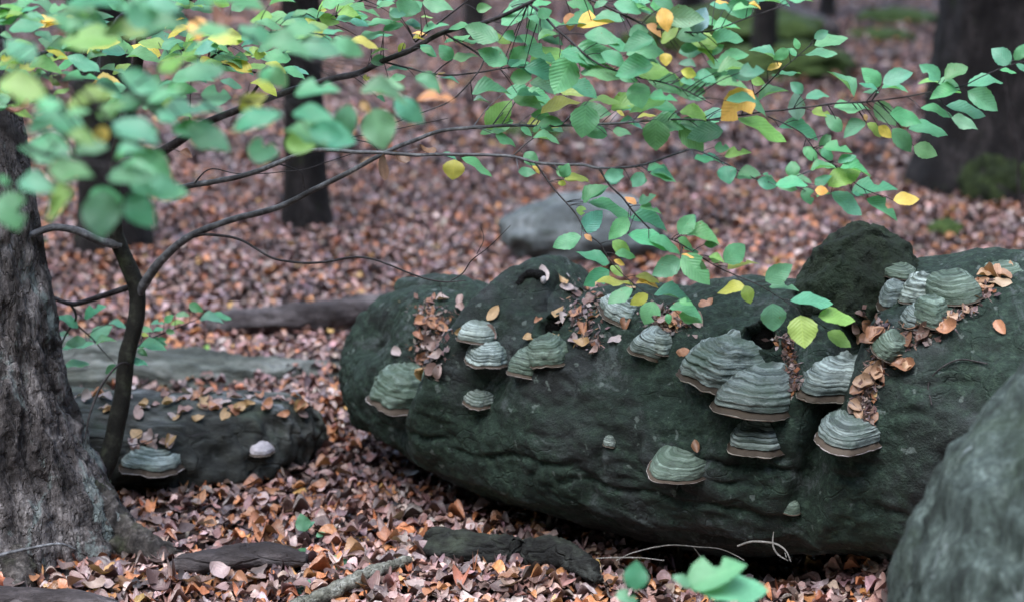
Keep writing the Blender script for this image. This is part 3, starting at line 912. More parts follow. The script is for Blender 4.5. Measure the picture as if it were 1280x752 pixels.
fungus("dark banded bracket with a curled edge under the low green leaves", 808, 438, 50, 38, 45, -24, 0.9, 'cap', 'rim', nz=4, band=0.14)
fungus("knobbly grey bracket fused beside the curled one", 828, 440, 34, 32, 0, 0, 0.9, 'cap', 'rim', nz=3, band=0.06)
fungus("broad layered grey bracket, upper left of the three big overlapping ones", 890, 472, 92, 70, 48, -17, 1.0, 'cap', 'rim', nz=6, band=0.13)
fungus("largest grey layered bracket with brown rim in the trunk's middle", 941, 508, 104, 72, 28, -7, 1.0, 'cap', 'rim', nz=6, band=0.17)
fungus("shadowed bracket directly below the largest one", 946, 558, 86, 52, 24, -6, 0.9, 'cap', 'rim', nz=4, band=0.26)
fungus("grey layered bracket with thick brown rim beside the needle-filled crevice", 1042, 490, 88, 62, 38, -11, 1.0, 'cap', 'rim', nz=5, band=0.22)
fungus("low bracket with bright white lip at the bottom of the crevice", 1054, 553, 80, 50, 30, -7, 1.0, 'cap', 'rim_pale', nz=5, band=0.26)
fungus("upright ribbed green knob fungus at the top of the crevice", 1104, 441, 44, 38, 40, -32, 0.8, 'cap_green', 'rim', nz=4, band=0.04)
fungus("wrinkled pale grey fungus in the middle of the crest cluster", 1146, 376, 54, 46, 35, -12, 0.85, 'cap_pale', 'rim', band=0.04, nz=5)
fungus("long sloping green-grey fungus on the right of the crest cluster", 1199, 372, 66, 46, -15, 10, 0.9, 'cap_green', 'rim', band=0.03, nz=1, hoof=0.75)
fungus("smooth round green fungus at the front of the crest cluster", 1166, 405, 48, 44, 0, 0, 0.85, 'cap_green', 'rim', band=0.03, nz=1, hoof=0.7)
fungus("small ribbed fungus leaning against the round green one", 1140, 406, 38, 34, 40, -12, 0.85, 'cap', 'rim', band=0.05, nz=4)
fungus("brown-rimmed bracket below the mossy stump in the crest cluster", 1111, 388, 36, 46, 30, -8, 0.9, 'cap', 'rim', nz=3, band=0.26)
fungus("low green fungus between the mossy stump and the pale wrinkled one", 1126, 345, 46, 24, 0, 0, 0.9, 'cap_green', 'rim', band=0.04, nz=2)
fungus("smooth pale green fungus lying alone on the crest near the boulder", 1254, 340, 56, 24, -20, 6, 0.9, 'cap_green', 'rim', band=0.04, nz=1)
fungus("grey-green bracket with brown leaf stuck behind it, low on the trunk's side", 841, 588, 70, 44, 42, -14, 1.0, 'cap_green', 'rim_pale', nz=5, band=0.12)
fungus("tiny dark stacked bracket touching the low grey-green one", 868, 588, 24, 24, 0, 0, 0.7, 'cap', 'rim', band=0.05, nz=2)
fungus("tiny grey button bracket alone on the bare lower bark", 762, 557, 18, 17, 5, -4, 0.8, 'cap', 'rim', band=0.1, nz=2)
fungus("small round knob fungus low on the shaded bark", 990, 641, 22, 22, 0, 0, 0.6, 'cap_green', 'rim', band=0.04, nz=2)

# ------------------------------------------------------------------ trees, boulders, other logs
def organic_tube(pts, n, nseg, disp_list, flare=None, seedv=0.0, square=0):
    """pts rows: x, y, z, radius"""
    sp_ = smooth_path(pts, n)
    v, q, rad, s, th, idx = tube(sp_[:, :3], np.maximum(sp_[:, 3], 0.002), nseg)
    dd = np.zeros(len(v))
    if square:
        a4 = th + 0.5
        dd += np.repeat(np.maximum(sp_[:, 3], 0.002), nseg) * ((np.abs(np.cos(a4)) ** 6 + np.abs(np.sin(a4)) ** 6) ** (-1 / 6) - 0.9)
    for amp, fx, fy, fz, kind in disp_list:
        pp = v * np.array([fx, fy, fz]) + seedv
        dd += amp * (fbm(pp, 3) if kind == 'f' else np.tanh(6 * (fbm(pp, 3) + 0.12)) if kind == 'p' else (ridged(pp, 2) - 0.6))
    if flare is not None:
        dd += flare(v, th, s)
    return v + rad * dd[:, None], q, idx

# the big flaky trunk at the left edge
LT0 = np.array([-1.115, 3.92])
def row(x, y, z, r): return (x, y, z, r)
pts = [row(-1.165, 3.96, -0.15, 0.245), row(-1.17, 3.96, 0.0, 0.225), row(-1.18, 3.96, 0.12, 0.200), row(-1.222, 3.96, 0.32, 0.182), row(-1.248, 3.97, 0.55, 0.170),
       row(-1.285, 3.98, 0.95, 0.160), row(-1.36, 4.0, 1.6, 0.150), row(-1.5, 4.03, 2.8, 0.135), row(-1.75, 4.1, 4.5, 0.12), row(-2.0, 4.2, 7.0, 0.08)]
lt = thing("spruce_tree", "thick leaning trunk with flaky grey bark cut off by the left edge", "tree", (-1.1, 3.96, 0))
v, q, idx = organic_tube(pts, 700, 150, [(0.012, 22, 22, 5, 'p'), (0.006, 46, 46, 14, 'p'), (0.016, 6, 6, 3, 'f'), (0.004, 110, 110, 60, 'f')],
                         flare=lambda v, th, s: 0.06 * np.clip((0.22 - v[:, 2]) / 0.3, 0, 1) ** 1.6 * (1 + 1.0 * np.cos(4 * th + 0.8)))
link("trunk", build_mesh("trunk", v, q, M['spruce']), lt)
def root(pts, parent, name="root", mat='root', seg=48):
    v, q, idx = organic_tube(pts, 90, seg, [(0.022, 12, 12, 12, 'f'), (0.007, 26, 40, 40, 'p'), (0.005, 70, 70, 70, 'f')])
    return link(name, build_mesh(name, v, q, M[mat]), parent)
a = G(205, 700); b = G(250, 694)
root([(-1.10, 3.95, 0.22, 0.07), (-1.00, 3.93, 0.085, 0.070), (-0.92, 3.9, 0.03, 0.048), (-0.82, 3.86, 0.0, 0.035), (-0.72, 3.84, -0.05, 0.02)], lt)
root([(-1.2, 3.9, 0.12, 0.06), (-1.14, 3.76, 0.03, 0.05), (-1.08, 3.66, -0.03, 0.035), (-1.04, 3.6, -0.06, 0.02)], lt)

def bg_tree(name, label, px, py_base, wpx, lean=0.0, mossy=False, height=9.0, mat='bg_trunk', crown=True, flare=0.5, seed=1.0):
    b = G(px, py_base)
    r = wpx / 2 / ppm(b[1], 0.3)
    b[1] += r * 0.5
    t = thing(name, label, "tree", b, "trees standing in the background")
    pts = [(b[0], b[1], b[2] - 0.2, r * (1 + flare)), (b[0], b[1], b[2] + 0.05, r * (1 + 0.7 * flare)), (b[0] + lean * 0.25, b[1], b[2] + 0.35, r * (1 + 0.12 * flare)), (b[0] + lean, b[1], b[2] + 1.2, r),
           (b[0] + 2.2 * lean, b[1], b[2] + 3.0, r * 0.93), (b[0] + 5 * lean, b[1], b[2] + height, r * 0.5)]
    v, q, idx = organic_tube(pts, 200, 48, [(0.10 * r, 3 / r * 0.3, 3 / r * 0.3, 0.8, 'f'), (0.07 * r, 4 / r * 0.6, 4 / r * 0.6, 2.5, 'r')], seedv=seed)
    link("trunk", build_mesh("trunk", v, q, M[mat]), t)
    if mossy:
        mv, mf = blob((b[0] - 0.15 * r, b[1] - 0.80 * r, b[2] + 0.10 * r), (r * 0.66, r * 0.40, r * 0.62), 5, 0.13, 9, seed=seed)
        link("moss_cushion", build_mesh("moss_cushion", mv, mf, M['dim_moss']), t)
    return t, b, r
BG = [
    bg_tree("large_tree", "massive dark trunk with a mossy foot at the right edge", 1272, 248, 205, 0.06, True, 11, flare=0.28, seed=2.1),
    bg_tree("slim_tree", "slim dark trunk behind the grey sapling branch", 382, 290, 46, 0.0, False, 8, flare=0.6, seed=3.7),
    bg_tree("dark_tree", "dark trunk directly behind the curved sapling stem", 140, 318, 72, -0.02, True, 9, flare=0.55, seed=5.3),
    bg_tree("distant_tree", "far dark trunk behind the upper middle twigs", 592, 60, 26, 0.0, False, 10, flare=0.3, seed=6.1),
    bg_tree("mossy_tree", "far grey trunk with broad moss around its foot near the top", 955, 96, 30, 0.0, True, 10, flare=0.5, seed=7.9),
    bg_tree("thin_tree", "far thin dark trunk at the top edge between mossy tree and large trunk", 1034, 28, 18, 0.0, False, 10, flare=0.5, seed=8.3),
    bg_tree("far_tree", "far dark trunk behind the dense leaves at the top centre", 862, 42, 30, 0.05, False, 10, flare=0.3, seed=9.9),
]

def crown_mesh(name, n, r=rng):
    """loose crown of leaf clumps: rough shell of small quads"""
    cl = r.normal(0, 1, (60, 3)); cl /= np.linalg.norm(cl, axis=1)[:, None]
    cl *= r.uniform(0.35, 1.0, (60, 1)); cl *= np.array([2.2, 2.2, 1.6])
    ci = r.integers(0, 60, n)
    p = cl[ci] + r.normal(0, 0.28, (n, 3))
    fr = rand_frames(n, 0.7, r)
    L = r.uniform(0.10, 0.2, n)
    quad = np.array([(-0.35, 0, 0), (0, -0.5, 0), (0.35, 0, 0), (0, 0.5, 0)])
    V = np.einsum('nij,nkj->nki', fr, np.broadcast_to(quad, (n, 4, 3)) * L[:, None, None]) + p[:, None, :]
    f = np.arange(n * 4).reshape(n, 4)
    return build_mesh(name, V.reshape(-1, 3), f, M['leaf'], smooth=False)
CROWN = crown_mesh("crown", 3500)
for k, (t, b, r) in enumerate(BG):
    o = link("crown", CROWN, t)
    o.matrix_basis = Matrix.Translation(Vector((b[0], b[1], b[2] + 8.2 + 0.4 * (k % 3)))) @ Matrix.Rotation(k * 1.3, 4, 'Z') @ Matrix.Scale(1.3 if b[1] > 10 else 1.0, 4)
    o.color = (0.05, 0.13, 0.035, 1)
o = link("crown", CROWN, lt); o.matrix_basis = Matrix.Translation(Vector((-2.0, 4.2, 7.4))); o.color = (0.035, 0.08, 0.03, 1)

def sky_blocking_wood():  # unseen trees with outsized leaves, added to block low sky light
    r = np.random.default_rng(21)
    V, Fc, off = [], [], 0
    CV, n_cr = [], 0
    spots = []
    for k in range(64):
        a = 2 * math.pi * k / 64 + r.uniform(-0.04, 0.04)
        for rad_ in (r.uniform(13, 17), r.uniform(19, 26)):
            x, y = rad_ * math.sin(a), 4 + rad_ * math.cos(a)
            if y > 4 and abs(x) < 0.36 * y + 1.5:      # keep the view open; far trees stand beyond the brow
                y += 24
            spots.append((x, y))
    for x, y in spots:
        z = float(ground_h(x, y)); hgt = r.uniform(10, 15); rr = r.uniform(0.14, 0.3)
        pth = smooth_path([(x, y, z - 0.3), (x + r.normal(0, 0.1), y, z + 3), (x + r.normal(0, 0.3), y + r.normal(0, 0.3), z + hgt)], 8)
        v, q = tube(pth, np.linspace(rr * 1.2, rr * 0.4, 8), 8)[:2]
        V.append(v); Fc.append(q + off); off += len(v)
        n = 650
        p = r.normal(0, 1, (n, 3)); p /= np.linalg.norm(p, axis=1)[:, None]
        p = p * r.uniform(0.25, 1, (n, 1)) ** 0.5 * np.array([2.2, 2.2, hgt * 0.46]) + np.array([x, y, z + hgt * 0.56])
        fr = rand_frames(n, 0.8, r)
        quad = np.array([(-0.35, 0, 0), (0, -0.5, 0), (0.35, 0, 0), (0, 0.5, 0)])
        L = r.uniform(0.35, 0.75, n)
        CV.append((np.einsum('nij,nkj->nki', fr, np.broadcast_to(quad, (n, 4, 3)) * L[:, None, None]) + p[:, None, :]).reshape(-1, 3))
    nv = off
    cv = np.vstack(CV)
    me = build_mesh("sky_blocking_wood", np.vstack(V + [cv]), np.vstack(Fc + [np.arange(len(cv)).reshape(-1, 4) + nv]), M['bg_trunk'])
    me.materials.append(M['wood_leaf'])
    mi = np.zeros(len(me.polygons), dtype=np.int32); mi[sum(len(f) for f in Fc):] = 1
    me.polygons.foreach_set("material_index", mi)
    link("sky_blocking_wood", me, None, kind="stuff", label="dense dark unseen wood around the clearing, added to block low sky light", category="wood")
m_, nt_w, out_w = new_mat('wood_foliage')
principled(nt_w, out_w, ramp(nt_w, noise(nt_w, coords(nt_w), 0.8, 3), [(0.35, (0.03, 0.06, 0.02)), (0.65, (0.07, 0.12, 0.035))]), 0.6, 0.3)
M['wood_leaf'] = m_
sky_blocking_wood()

def rock(name, label, px, py, Yd, radii, mat, sub=5, amp=0.12, freq=5, seed=0.0, sink=0.3, center=None, rot=None, cat="boulder", detail=0.006):
    b = np.array(center) if center is not None else G(px, py)
    if center is None: b[1] += radii[1] * 0.6; b[2] += radii[2] * (1 - 2 * sink)
    v, f = blob(b, radii, sub, amp, freq, 5, rot, seed)
    n = v - b; n /= np.linalg.norm(n, axis=1)[:, None]
    v = v + n * (detail * fbm(v * 22, 4) - 2.2 * detail * np.clip(ridged(v * np.array([7, 7, 3.5]) + 2.0, 2) - 1.05, 0, 0.5))[:, None]
    return link(name, build_mesh(name, v, f, M[mat]), None, label=label, category=cat)
rock("foreground_boulder", "big blurred grey-green boulder filling the lower right corner", 0, 0, 0, (0.43, 0.42, 0.53), 'boulder', 6, 0.07, 5, 2.7,
     center=P(1448, 828, 2.62), detail=0.02)
rock("grey_boulder", "low pale grey boulder behind the middle of the fallen trunk", 735, 333, 7.2, (0.36, 0.26, 0.18), 'stone', 5, 0.12, 5, 8.1, sink=0.22)
rock("mossy_stone", "small bright green mossy stone in the litter below the large trunk", 1184, 300, 7, (0.085, 0.07, 0.06), 'green_moss', 4, 0.15, 5, 1.1, cat="stone")
rock("mossy_stone", "small dark mossy stone just right of the leaning trunk", 52, 318, 7, (0.05, 0.05, 0.045), 'green_moss', 4, 0.15, 5, 6.1, cat="stone")
for k, (px, py, rr, lab) in enumerate([(1125, 34, 0.45, "broad low moss tuft at the top of the clearing left of the large trunk"),
                                       (1105, 55, 0.34, "small low moss tuft below the broad one near the top edge"),
                                       (1163, 30, 0.22, "moss tuft touching the large trunk's left side"),
                                       (925, 70, 0.95, "broad moss bank at the foot of the far grey tree"),
                                       (988, 100, 0.6, "smaller moss bank right of the far grey tree's foot"),
                                       (668, 178, 0.22, "dim moss patch behind the middle branch")]):
    rock("moss_tuft", lab, px, py, 0, (rr, rr * 0.8, rr * 0.3), 'green_moss', 4, 0.2, 7, k * 3.3, cat="moss", sink=0.25)

def lying(name, label, pts, mat, n=160, seg=60, disp=((0.03, 3, 7, 7, 'f'), (0.012, 5, 24, 24, 'r'), (0.005, 40, 50, 50, 'f')), cat="log", flat=None, seed=0.0, square=0):
    v, q, idx = organic_tube(pts, n, seg, disp, seedv=seed, square=square)
    if flat: v[:, 2] = np.minimum(v[:, 2], flat + (v[:, 2] - flat) * 0.35)
    fc = [tuple(int(k) for k in f) for f in q]
    vv = np.vstack([v, v[idx[0]].mean(0), v[idx[-1]].mean(0)])
    for k in range(seg):
        fc.append((int(idx[0][(k + 1) % seg]), int(idx[0][k]), len(v))); fc.append((int(idx[-1][k]), int(idx[-1][(k + 1) % seg]), len(v) + 1))
    m0 = np.asarray(pts)[:, :3].mean(0)
    t = thing(name, label, cat, (m0[0], m0[1], 0))
    link("stem", build_mesh("stem", vv, fc, M[mat]), t)
    return t, (v, q)

def W(px, py, Yd, r):
    q = P(px, py, Yd); return (q[0], q[1], q[2], r)
dl, dgeo = lying("decayed_log", "broad rotting log with dark hollow underside behind the sapling", 
      [W(-160, 550, 4.40, 0.20), W(-20, 552, 4.40, 0.20), W(120, 555, 4.40, 0.195), W(230, 556, 4.42, 0.17), W(310, 550, 4.48, 0.135), W(365, 540, 4.56, 0.09), W(398, 532, 4.62, 0.035)],
      'decay', disp=((0.06, 3, 7, 7, 'f'), (0.03, 4, 18, 18, 'r'), (0.014, 25, 40, 40, 'f')), flat=0.185, seed=3.0)
DEC = make_bvh([dgeo])
lying("mossy_pole", "long pale greenish rotten trunk lying behind the broad rotting log",
      [W(-120, 470, 5.35, 0.10), W(60, 470, 5.35, 0.105), W(180, 472, 5.35, 0.095), W(300, 480, 5.35, 0.075), W(400, 478, 5.4, 0.06), W(470, 476, 5.45, 0.04)], 'decay_pale', seg=60, n=200, disp=((0.03, 3, 7, 7, 'f'), (0.022, 3, 24, 24, 'r'), (0.012, 20, 40, 40, 'f')))
lying("rotten_plank", "short pale mossy slab leaning left behind the sapling stem",
      [W(40, 440, 5.7, 0.06), W(100, 448, 5.65, 0.07), W(160, 452, 5.6, 0.05), W(200, 462, 5.55, 0.02)], 'decay_pale', seg=30, n=60)
lying("far_log", "thin purple-brown log lying in the litter beyond the trunk's broken end",
      [W(276, 408, 5.95, 0.034), W(284, 408, 5.95, 0.044), W(380, 397, 5.95, 0.046), W(450, 387, 6.0, 0.042), W(520, 378, 6.05, 0.03)], 'far_log', seg=32, n=80)
lying("far_pole", "far fallen pole lying by the thin tree near the top", [W(985, 15, 20, 0.1), W(1010, 27, 18.5, 0.1), W(1040, 37, 17.0, 0.08)], 'far_log', seg=14, n=30)
lying("bark_chunk", "dark split wood chunk with mossy top edge in front of the trunk",
      [W(548, 682, 3.80, 0.027), W(552, 682, 3.79, 0.031), W(590, 685, 3.75, 0.030), W(640, 690, 3.71, 0.027), W(646, 691, 3.70, 0.022)], 'dark_chunk', seg=32, n=70, square=1,
      disp=((0.018, 5, 30, 30, 'f'), (0.006, 30, 60, 60, 'r')), cat="wood chunk")
lying("wood_chunk", "flat dark slab of rotten wood end-on beside the split chunk",
      [W(664, 692, 3.72, 0.022), W(668, 692, 3.71, 0.027), W(700, 695, 3.68, 0.027), W(728, 708, 3.62, 0.02), W(748, 726, 3.56, 0.008)], 'dark_chunk', seg=32, n=70, square=1,
      disp=((0.016, 6, 30, 30, 'f'), (0.006, 30, 60, 60, 'r')), cat="wood chunk", seed=5.0)
lying("pale_branch", "pale peeling birch branch pointing out of the bottom edge",
      [W(340, 772, 3.44, 0.016), W(400, 745, 3.50, 0.016), W(450, 722, 3.57, 0.015), W(490, 706, 3.64, 0.012), W(512, 699, 3.68, 0.006)], 'pale_stick', seg=16, n=60,
      disp=((0.010, 25, 25, 40, 'f'), (0.004, 80, 80, 80, 'r')), cat="branch")
lying("brown_branch", "thick brown broken branch lying right of the flaky trunk's root",
      [W(212, 710, 3.70, 0.012), W(240, 703, 3.71, 0.022), W(300, 695, 3.73, 0.027), W(350, 694, 3.74, 0.026), W(384, 700, 3.73, 0.014)], 'far_log', seg=18, n=50,
      disp=((0.010, 14, 30, 30, 'f'), (0.004, 60, 60, 60, 'r')), cat="branch")
lying("bottom_branch", "blurred grey branch along the very bottom left edge",
      [W(-60, 752, 3.5, 0.03), W(60, 752, 3.5, 0.032), W(120, 756, 3.48, 0.024), W(170, 764, 3.46, 0.01)], 'far_log', seg=16, n=40,
      disp=((0.010, 14, 30, 30, 'f'),), cat="branch")

FG2 = "fungi on the rotting log"
fungus("pale flat bracket with fallen leaves on it, on the rotting log", 186, 585, 78, 42, 10, -6, 0.8, 'cap_pale', 'rim_pale', bvh=DEC, group=FG2, band=0.3)
fungus("pale green bracket half hidden behind the sapling's foot", 118, 612, 40, 40, 10, -6, 0.8, 'cap_green', 'rim_pale', bvh=DEC, group=FG2)
fungus("small white fungus on the rotting log behind the leaning twig", 324, 566, 32, 22, 10, -4, 0.9, 'white_fungus', 'rim_pale', bvh=DEC, group=FG2, nz=2, band=0.15)

# ------------------------------------------------------------------ green branches and their leaves
LEAFC = {'g': (0.110, 0.365, 0.190), 'd': (0.065, 0.240, 0.120), 'l': (0.220, 0.430, 0.090), 'y': (0.56, 0.50, 0.070), 'Y': (0.78, 0.52, 0.080),
         'p': (0.17, 0.33, 0.30), 'o': (0.50, 0.25, 0.085), 'b': (0.22, 0.085, 0.045), 'm': (0.26, 0.36, 0.060)}

class Plant:
    """one plant: branches are parts, leaves sub-parts of the branch they hang on"""
    def __init__(self, root, max_leaf):
        self.root = root; self.shift = 0.0; self.br = []; self.leaves = []; self.count = 0
    def branch(self, pts, mat, nseg=8, name="branch", n=None, wob=0.004):
        """pts rows: photo x, photo y, depth, radius in metres"""
        pts = np.asarray(pts, float)
        pts = pts.copy(); pts[:, 2] -= self.shift * np.clip((pts[:, 2] - 3.7) / 0.5, 0, 1)
        sp_ = smooth_path(pts, n or max(12, len(pts) * 7))
        w3 = np.array([P(a, b, c) for a, b, c, r in sp_])
        w3 = w3 + wob * fbm(w3 * 9 + len(self.br), 2)[:, None] * np.array([1, 1, 1.0])
        rad = np.maximum(sp_[:, 3], 0.0007)
        rad = rad * (1 + 0.10 * fbm(w3 * 30, 2))
        v, q, rd, s, th, idx = tube(w3, rad, nseg)
        self.br.append(dict(px=sp_[:, :2], Y=sp_[:, 2], w3=w3, geo=[(v, q)], mat=mat, name=name, leaves=[]))
    def leaf(self, bx, by, tx, ty, w, c, dY=0.0, jit=0.03, bi=None):
        best = None
        for k, b in enumerate(self.br):
            if bi is not None and k not in bi: continue
            d = np.hypot(b['px'][:, 0] - bx, b['px'][:, 1] - by)
            i = int(d.argmin())
            if best is None or d[i] < best[0]: best = (d[i], k, i)
        dist, k, i = best
        b = self.br[k]
        Yd = b['Y'][i] + dY + rng.normal(0, jit)
        base = P(bx, by, Yd)
        if dist > 2.0:          # twig or petiole from the branch to the leaf
            a = b['w3'][i]
            # leave the branch a little further back so that the twig sweeps forward
            j = max(0, i - int(2 + dist / 18)); a = b['w3'][j]
            mid = (a + base) / 2 + np.array([0, 0, 0.04 * np.linalg.norm(base - a)])
            tp = smooth_path([a, mid, base], 7)
            r0 = min(0.0016, 0.0008 + dist * 0.00001)
            v, q, rd, s, th, idx = tube(tp, np.linspace(r0, 0.0007, 7), 5)
            b['geo'].append((v, q))
        dx, dy = (tx - bx), -(ty - by)
        L = math.hypot(dx, dy) / ppm(Yd, base[2])
        e = rng.uniform(-0.35, 0.25)
        ya = dx * RV + dy * UV; ya /= np.linalg.norm(ya)
        ya = ya - FV * e; L *= math.sqrt(1 + e * e) ** 0.5; ya /= np.linalg.norm(ya)
        full = max(w, 0.60); L *= 1.03
        al = math.acos(min(1.0, w / full))
        t = -FV
        pp = np.cross(ya, t); pp /= np.linalg.norm(pp)
        tt = np.cross(pp, ya); tt /= np.linalg.norm(tt)
        best = None
        for sg in (1, -1):
            x = math.cos(al) * pp + sg * math.sin(al) * tt
            nrm = np.cross(x, ya)
            if nrm.dot(t) < 0: x, nrm = -x, -nrm
            if best is None or nrm[2] > best[1][2]: best = (x, nrm)
        x, nrm = best
        fr = np.stack([x, ya, nrm], -1)
        if np.linalg.det(fr) < 0: fr[:, 0] *= -1
        col = np.array(LEAFC[c]) * rng.lognormal(0, 0.13) * np.array([rng.lognormal(0.0, 0.2), 1, rng.lognormal(0.0, 0.15)])
        mesh = GREEN_MESH[rng.integers(0, len(GREEN_MESH))]
        if c in 'b': mesh = DEAD_MESH[rng.integers(0, len(DEAD_MESH))]
        b['leaves'].append((mesh, mat_of(base, fr, L * full, L, L), col))
    def finish(self):
        for b in self.br:
            v, f = join_geo(b['geo'])
            o = link(b['name'], build_mesh(b['name'], v, f, M[b['mat']]), self.root)
            for mesh, mw, col in b['leaves']:
                l = link("leaf", mesh, o)
                l.matrix_basis = mw
                l.color = (*[float(min(1, c)) for c in col], 1)
                self.count += 1

def crop(ox, oy, s, rows):
    out = []
    for r in rows:
        out.append((ox + r[0] / s, oy + r[1] / s, ox + r[2] / s, oy + r[3] / s, r[4], r[5] if len(r) > 5 else 'g'))
    return out

# ---- the sapling with its long grey branches reaching across the picture
b0 = P(121, 612, 4.22)
sap = thing("beech_sapling", "dark curved beech sapling whose long leafy branches reach across the picture", "tree", b0)
S = Plant(sap, 300); S.shift = 0.16
S.branch([(112, 640, 4.20, 0.030), (118, 612, 4.22, 0.027), (136, 570, 4.23, 0.0235), (150, 510, 4.24, 0.0215), (158, 450, 4.24, 0.0200), (170, 400, 4.24, 0.0195), (170, 360, 4.24, 0.020),
          (158, 325, 4.23, 0.0195), (145, 290, 4.21, 0.0175), (142, 240, 4.18, 0.015), (148, 180, 4.14, 0.0135), (164, 120, 4.1, 0.0125), (175, 60, 4.05, 0.0115), (178, 0, 4.0, 0.0105),
          (180, -80, 3.95, 0.009), (186, -200, 3.9, 0.007), (195, -330, 3.85, 0.003)], 'sapling', 20, "trunk", 120)
G1, TW = 'branch', 'twig'
S.branch([(172, 372, 4.24, 0.012), (182, 352, 4.22, 0.0115), (205, 322, 4.18, 0.0100), (240, 294, 4.12, 0.0085), (300, 272, 4.03, 0.0075), (350, 258, 3.96, 0.0068), (393, 237, 3.9, 0.0062), (432, 218, 3.85, 0.0056),
          (476, 194, 3.8, 0.0050), (515, 177, 3.76, 0.0044), (560, 162, 3.72, 0.0038), (640, 158, 3.66, 0.0033), (700, 157, 3.62, 0.0029), (773, 154, 3.58, 0.0024), (840, 150, 3.55, 0.002), (900, 150, 3.52, 0.0018)], G1, 10)   # 1
S.branch([(150, 205, 4.15, 0.0105), (170, 206, 4.1, 0.0095), (205, 236, 4.0, 0.0075), (240, 233, 3.93, 0.0065), (304, 220, 3.84, 0.0058), (345, 205, 3.78, 0.0052), (393, 188, 3.72, 0.0046), (464, 191, 3.66, 0.004), (515, 194, 3.62, 0.0036),
          (591, 193, 3.57, 0.0033), (640, 196, 3.54, 0.0031), (675, 205, 3.52, 0.0029), (722, 206, 3.5, 0.0027), (749, 211, 3.48, 0.0025), (783, 210, 3.46, 0.0021), (816, 203, 3.44, 0.0019), (850, 190, 3.42, 0.0018), (870, 187, 3.41, 0.0016),
          (905, 203, 3.4, 0.0014), (950, 225, 3.38, 0.0013), (1005, 232, 3.37, 0.0011)], G1, 8)   # 2
S.branch([(150, 205, 4.15, 0.013), (190, 195, 4.08, 0.0115), (222, 178, 4.02, 0.0100), (262, 152, 3.96, 0.0085), (330, 125, 3.88, 0.0075), (417, 98, 3.8, 0.0068), (446, 92, 3.77, 0.0064), (481, 76, 3.73, 0.006), (515, 62, 3.7, 0.0056),
          (555, 41, 3.66, 0.005), (607, 28, 3.6, 0.0044), (660, 5, 3.55, 0.004), (720, -25, 3.5, 0.003)], TW, 10)   # 3
S.branch([(150, 306, 4.21, 0.0115), (128, 303, 4.18, 0.0105), (100, 289, 4.14, 0.0095), (70, 284, 4.1, 0.0085), (40, 293, 4.06, 0.008), (10, 300, 4.02, 0.007)], G1, 10)   # 4
S.branch([(170, 356, 4.24, 0.008), (140, 366, 4.26, 0.0072), (108, 376, 4.28, 0.0065), (85, 379, 4.3, 0.006), (50, 364, 4.32, 0.005)], TW, 8)   # 5
S.branch([(236, 297, 4.12, 0.0040), (260, 293, 4.08, 0.0034), (300, 300, 4.02, 0.003), (345, 325, 3.96, 0.0028), (400, 328, 3.9, 0.0026), (450, 322, 3.84, 0.0024), (500, 337, 3.78, 0.0021), (550, 351, 3.73, 0.0018), (582, 351, 3.7, 0.001)], TW, 6)   # 6
S.branch([(562, 352, 3.72, 0.0017), (578, 342, 3.72, 0.0015), (590, 325, 3.72, 0.0013), (612, 308, 3.72, 0.001), (638, 282, 3.72, 0.0007)], TW, 5)   # 7
S.branch([(596, 318, 3.72, 0.001), (604, 300, 3.73, 0.0008), (600, 285, 3.74, 0.0006)], TW, 5)   # 8
# the twigs that hang in front of the trunk
S.branch([(668, 203, 3.52, 0.0022), (688, 230, 3.5, 0.0019), (716, 263, 3.48, 0.0017), (733, 291, 3.46, 0.0015), (750, 305, 3.45, 0.0014), (764, 328, 3.44, 0.0012), (792, 354, 3.42, 0.0011), (820, 372, 3.4, 0.0009), (840, 385, 3.4, 0.0008)], TW, 6)   # 9
S.branch([(749, 211, 3.48, 0.0025), (762, 232, 3.46, 0.0022), (778, 248, 3.45, 0.0020), (795, 270, 3.44, 0.0018), (818, 290, 3.43, 0.0017), (845, 302, 3.42, 0.0015), (870, 318, 3.41, 0.0014), (905, 338, 3.4, 0.0013), (950, 356, 3.38, 0.0012),
          (975, 373, 3.37, 0.0011), (1000, 388, 3.36, 0.001), (1038, 413, 3.35, 0.0008)], TW, 6)   # 10
# right-hand spray
S.branch([(880, 152, 3.53, 0.0019), (930, 145, 3.5, 0.0018), (985, 138, 3.48, 0.0017), (1040, 130, 3.46, 0.0016), (1085, 128, 3.45, 0.0015), (1140, 120, 3.44, 0.0014), (1180, 112, 3.43, 0.0013), (1205, 107, 3.42, 0.0012), (1230, 95, 3.41, 0.0011), (1262, 82, 3.4, 0.001), (1300, 72, 3.4, 0.0008)], TW, 6)   # 11
S.branch([(900, 148, 3.52, 0.0016), (945, 118, 3.51, 0.0014), (972, 92, 3.5, 0.0013), (995, 72, 3.5, 0.0011), (1018, 52, 3.5, 0.0008)], TW, 6)   # 12
S.branch([(960, 146, 3.49, 0.0016), (1000, 165, 3.46, 0.0014), (1020, 188, 3.44, 0.0013), (1042, 206, 3.43, 0.0012), (1070, 230, 3.41, 0.0011), (1105, 246, 3.4, 0.0009)], TW, 6)   # 13
S.branch([(640, 196, 3.54, 0.0016), (655, 182, 3.55, 0.0014), (668, 172, 3.56, 0.001)], TW, 5)   # 14
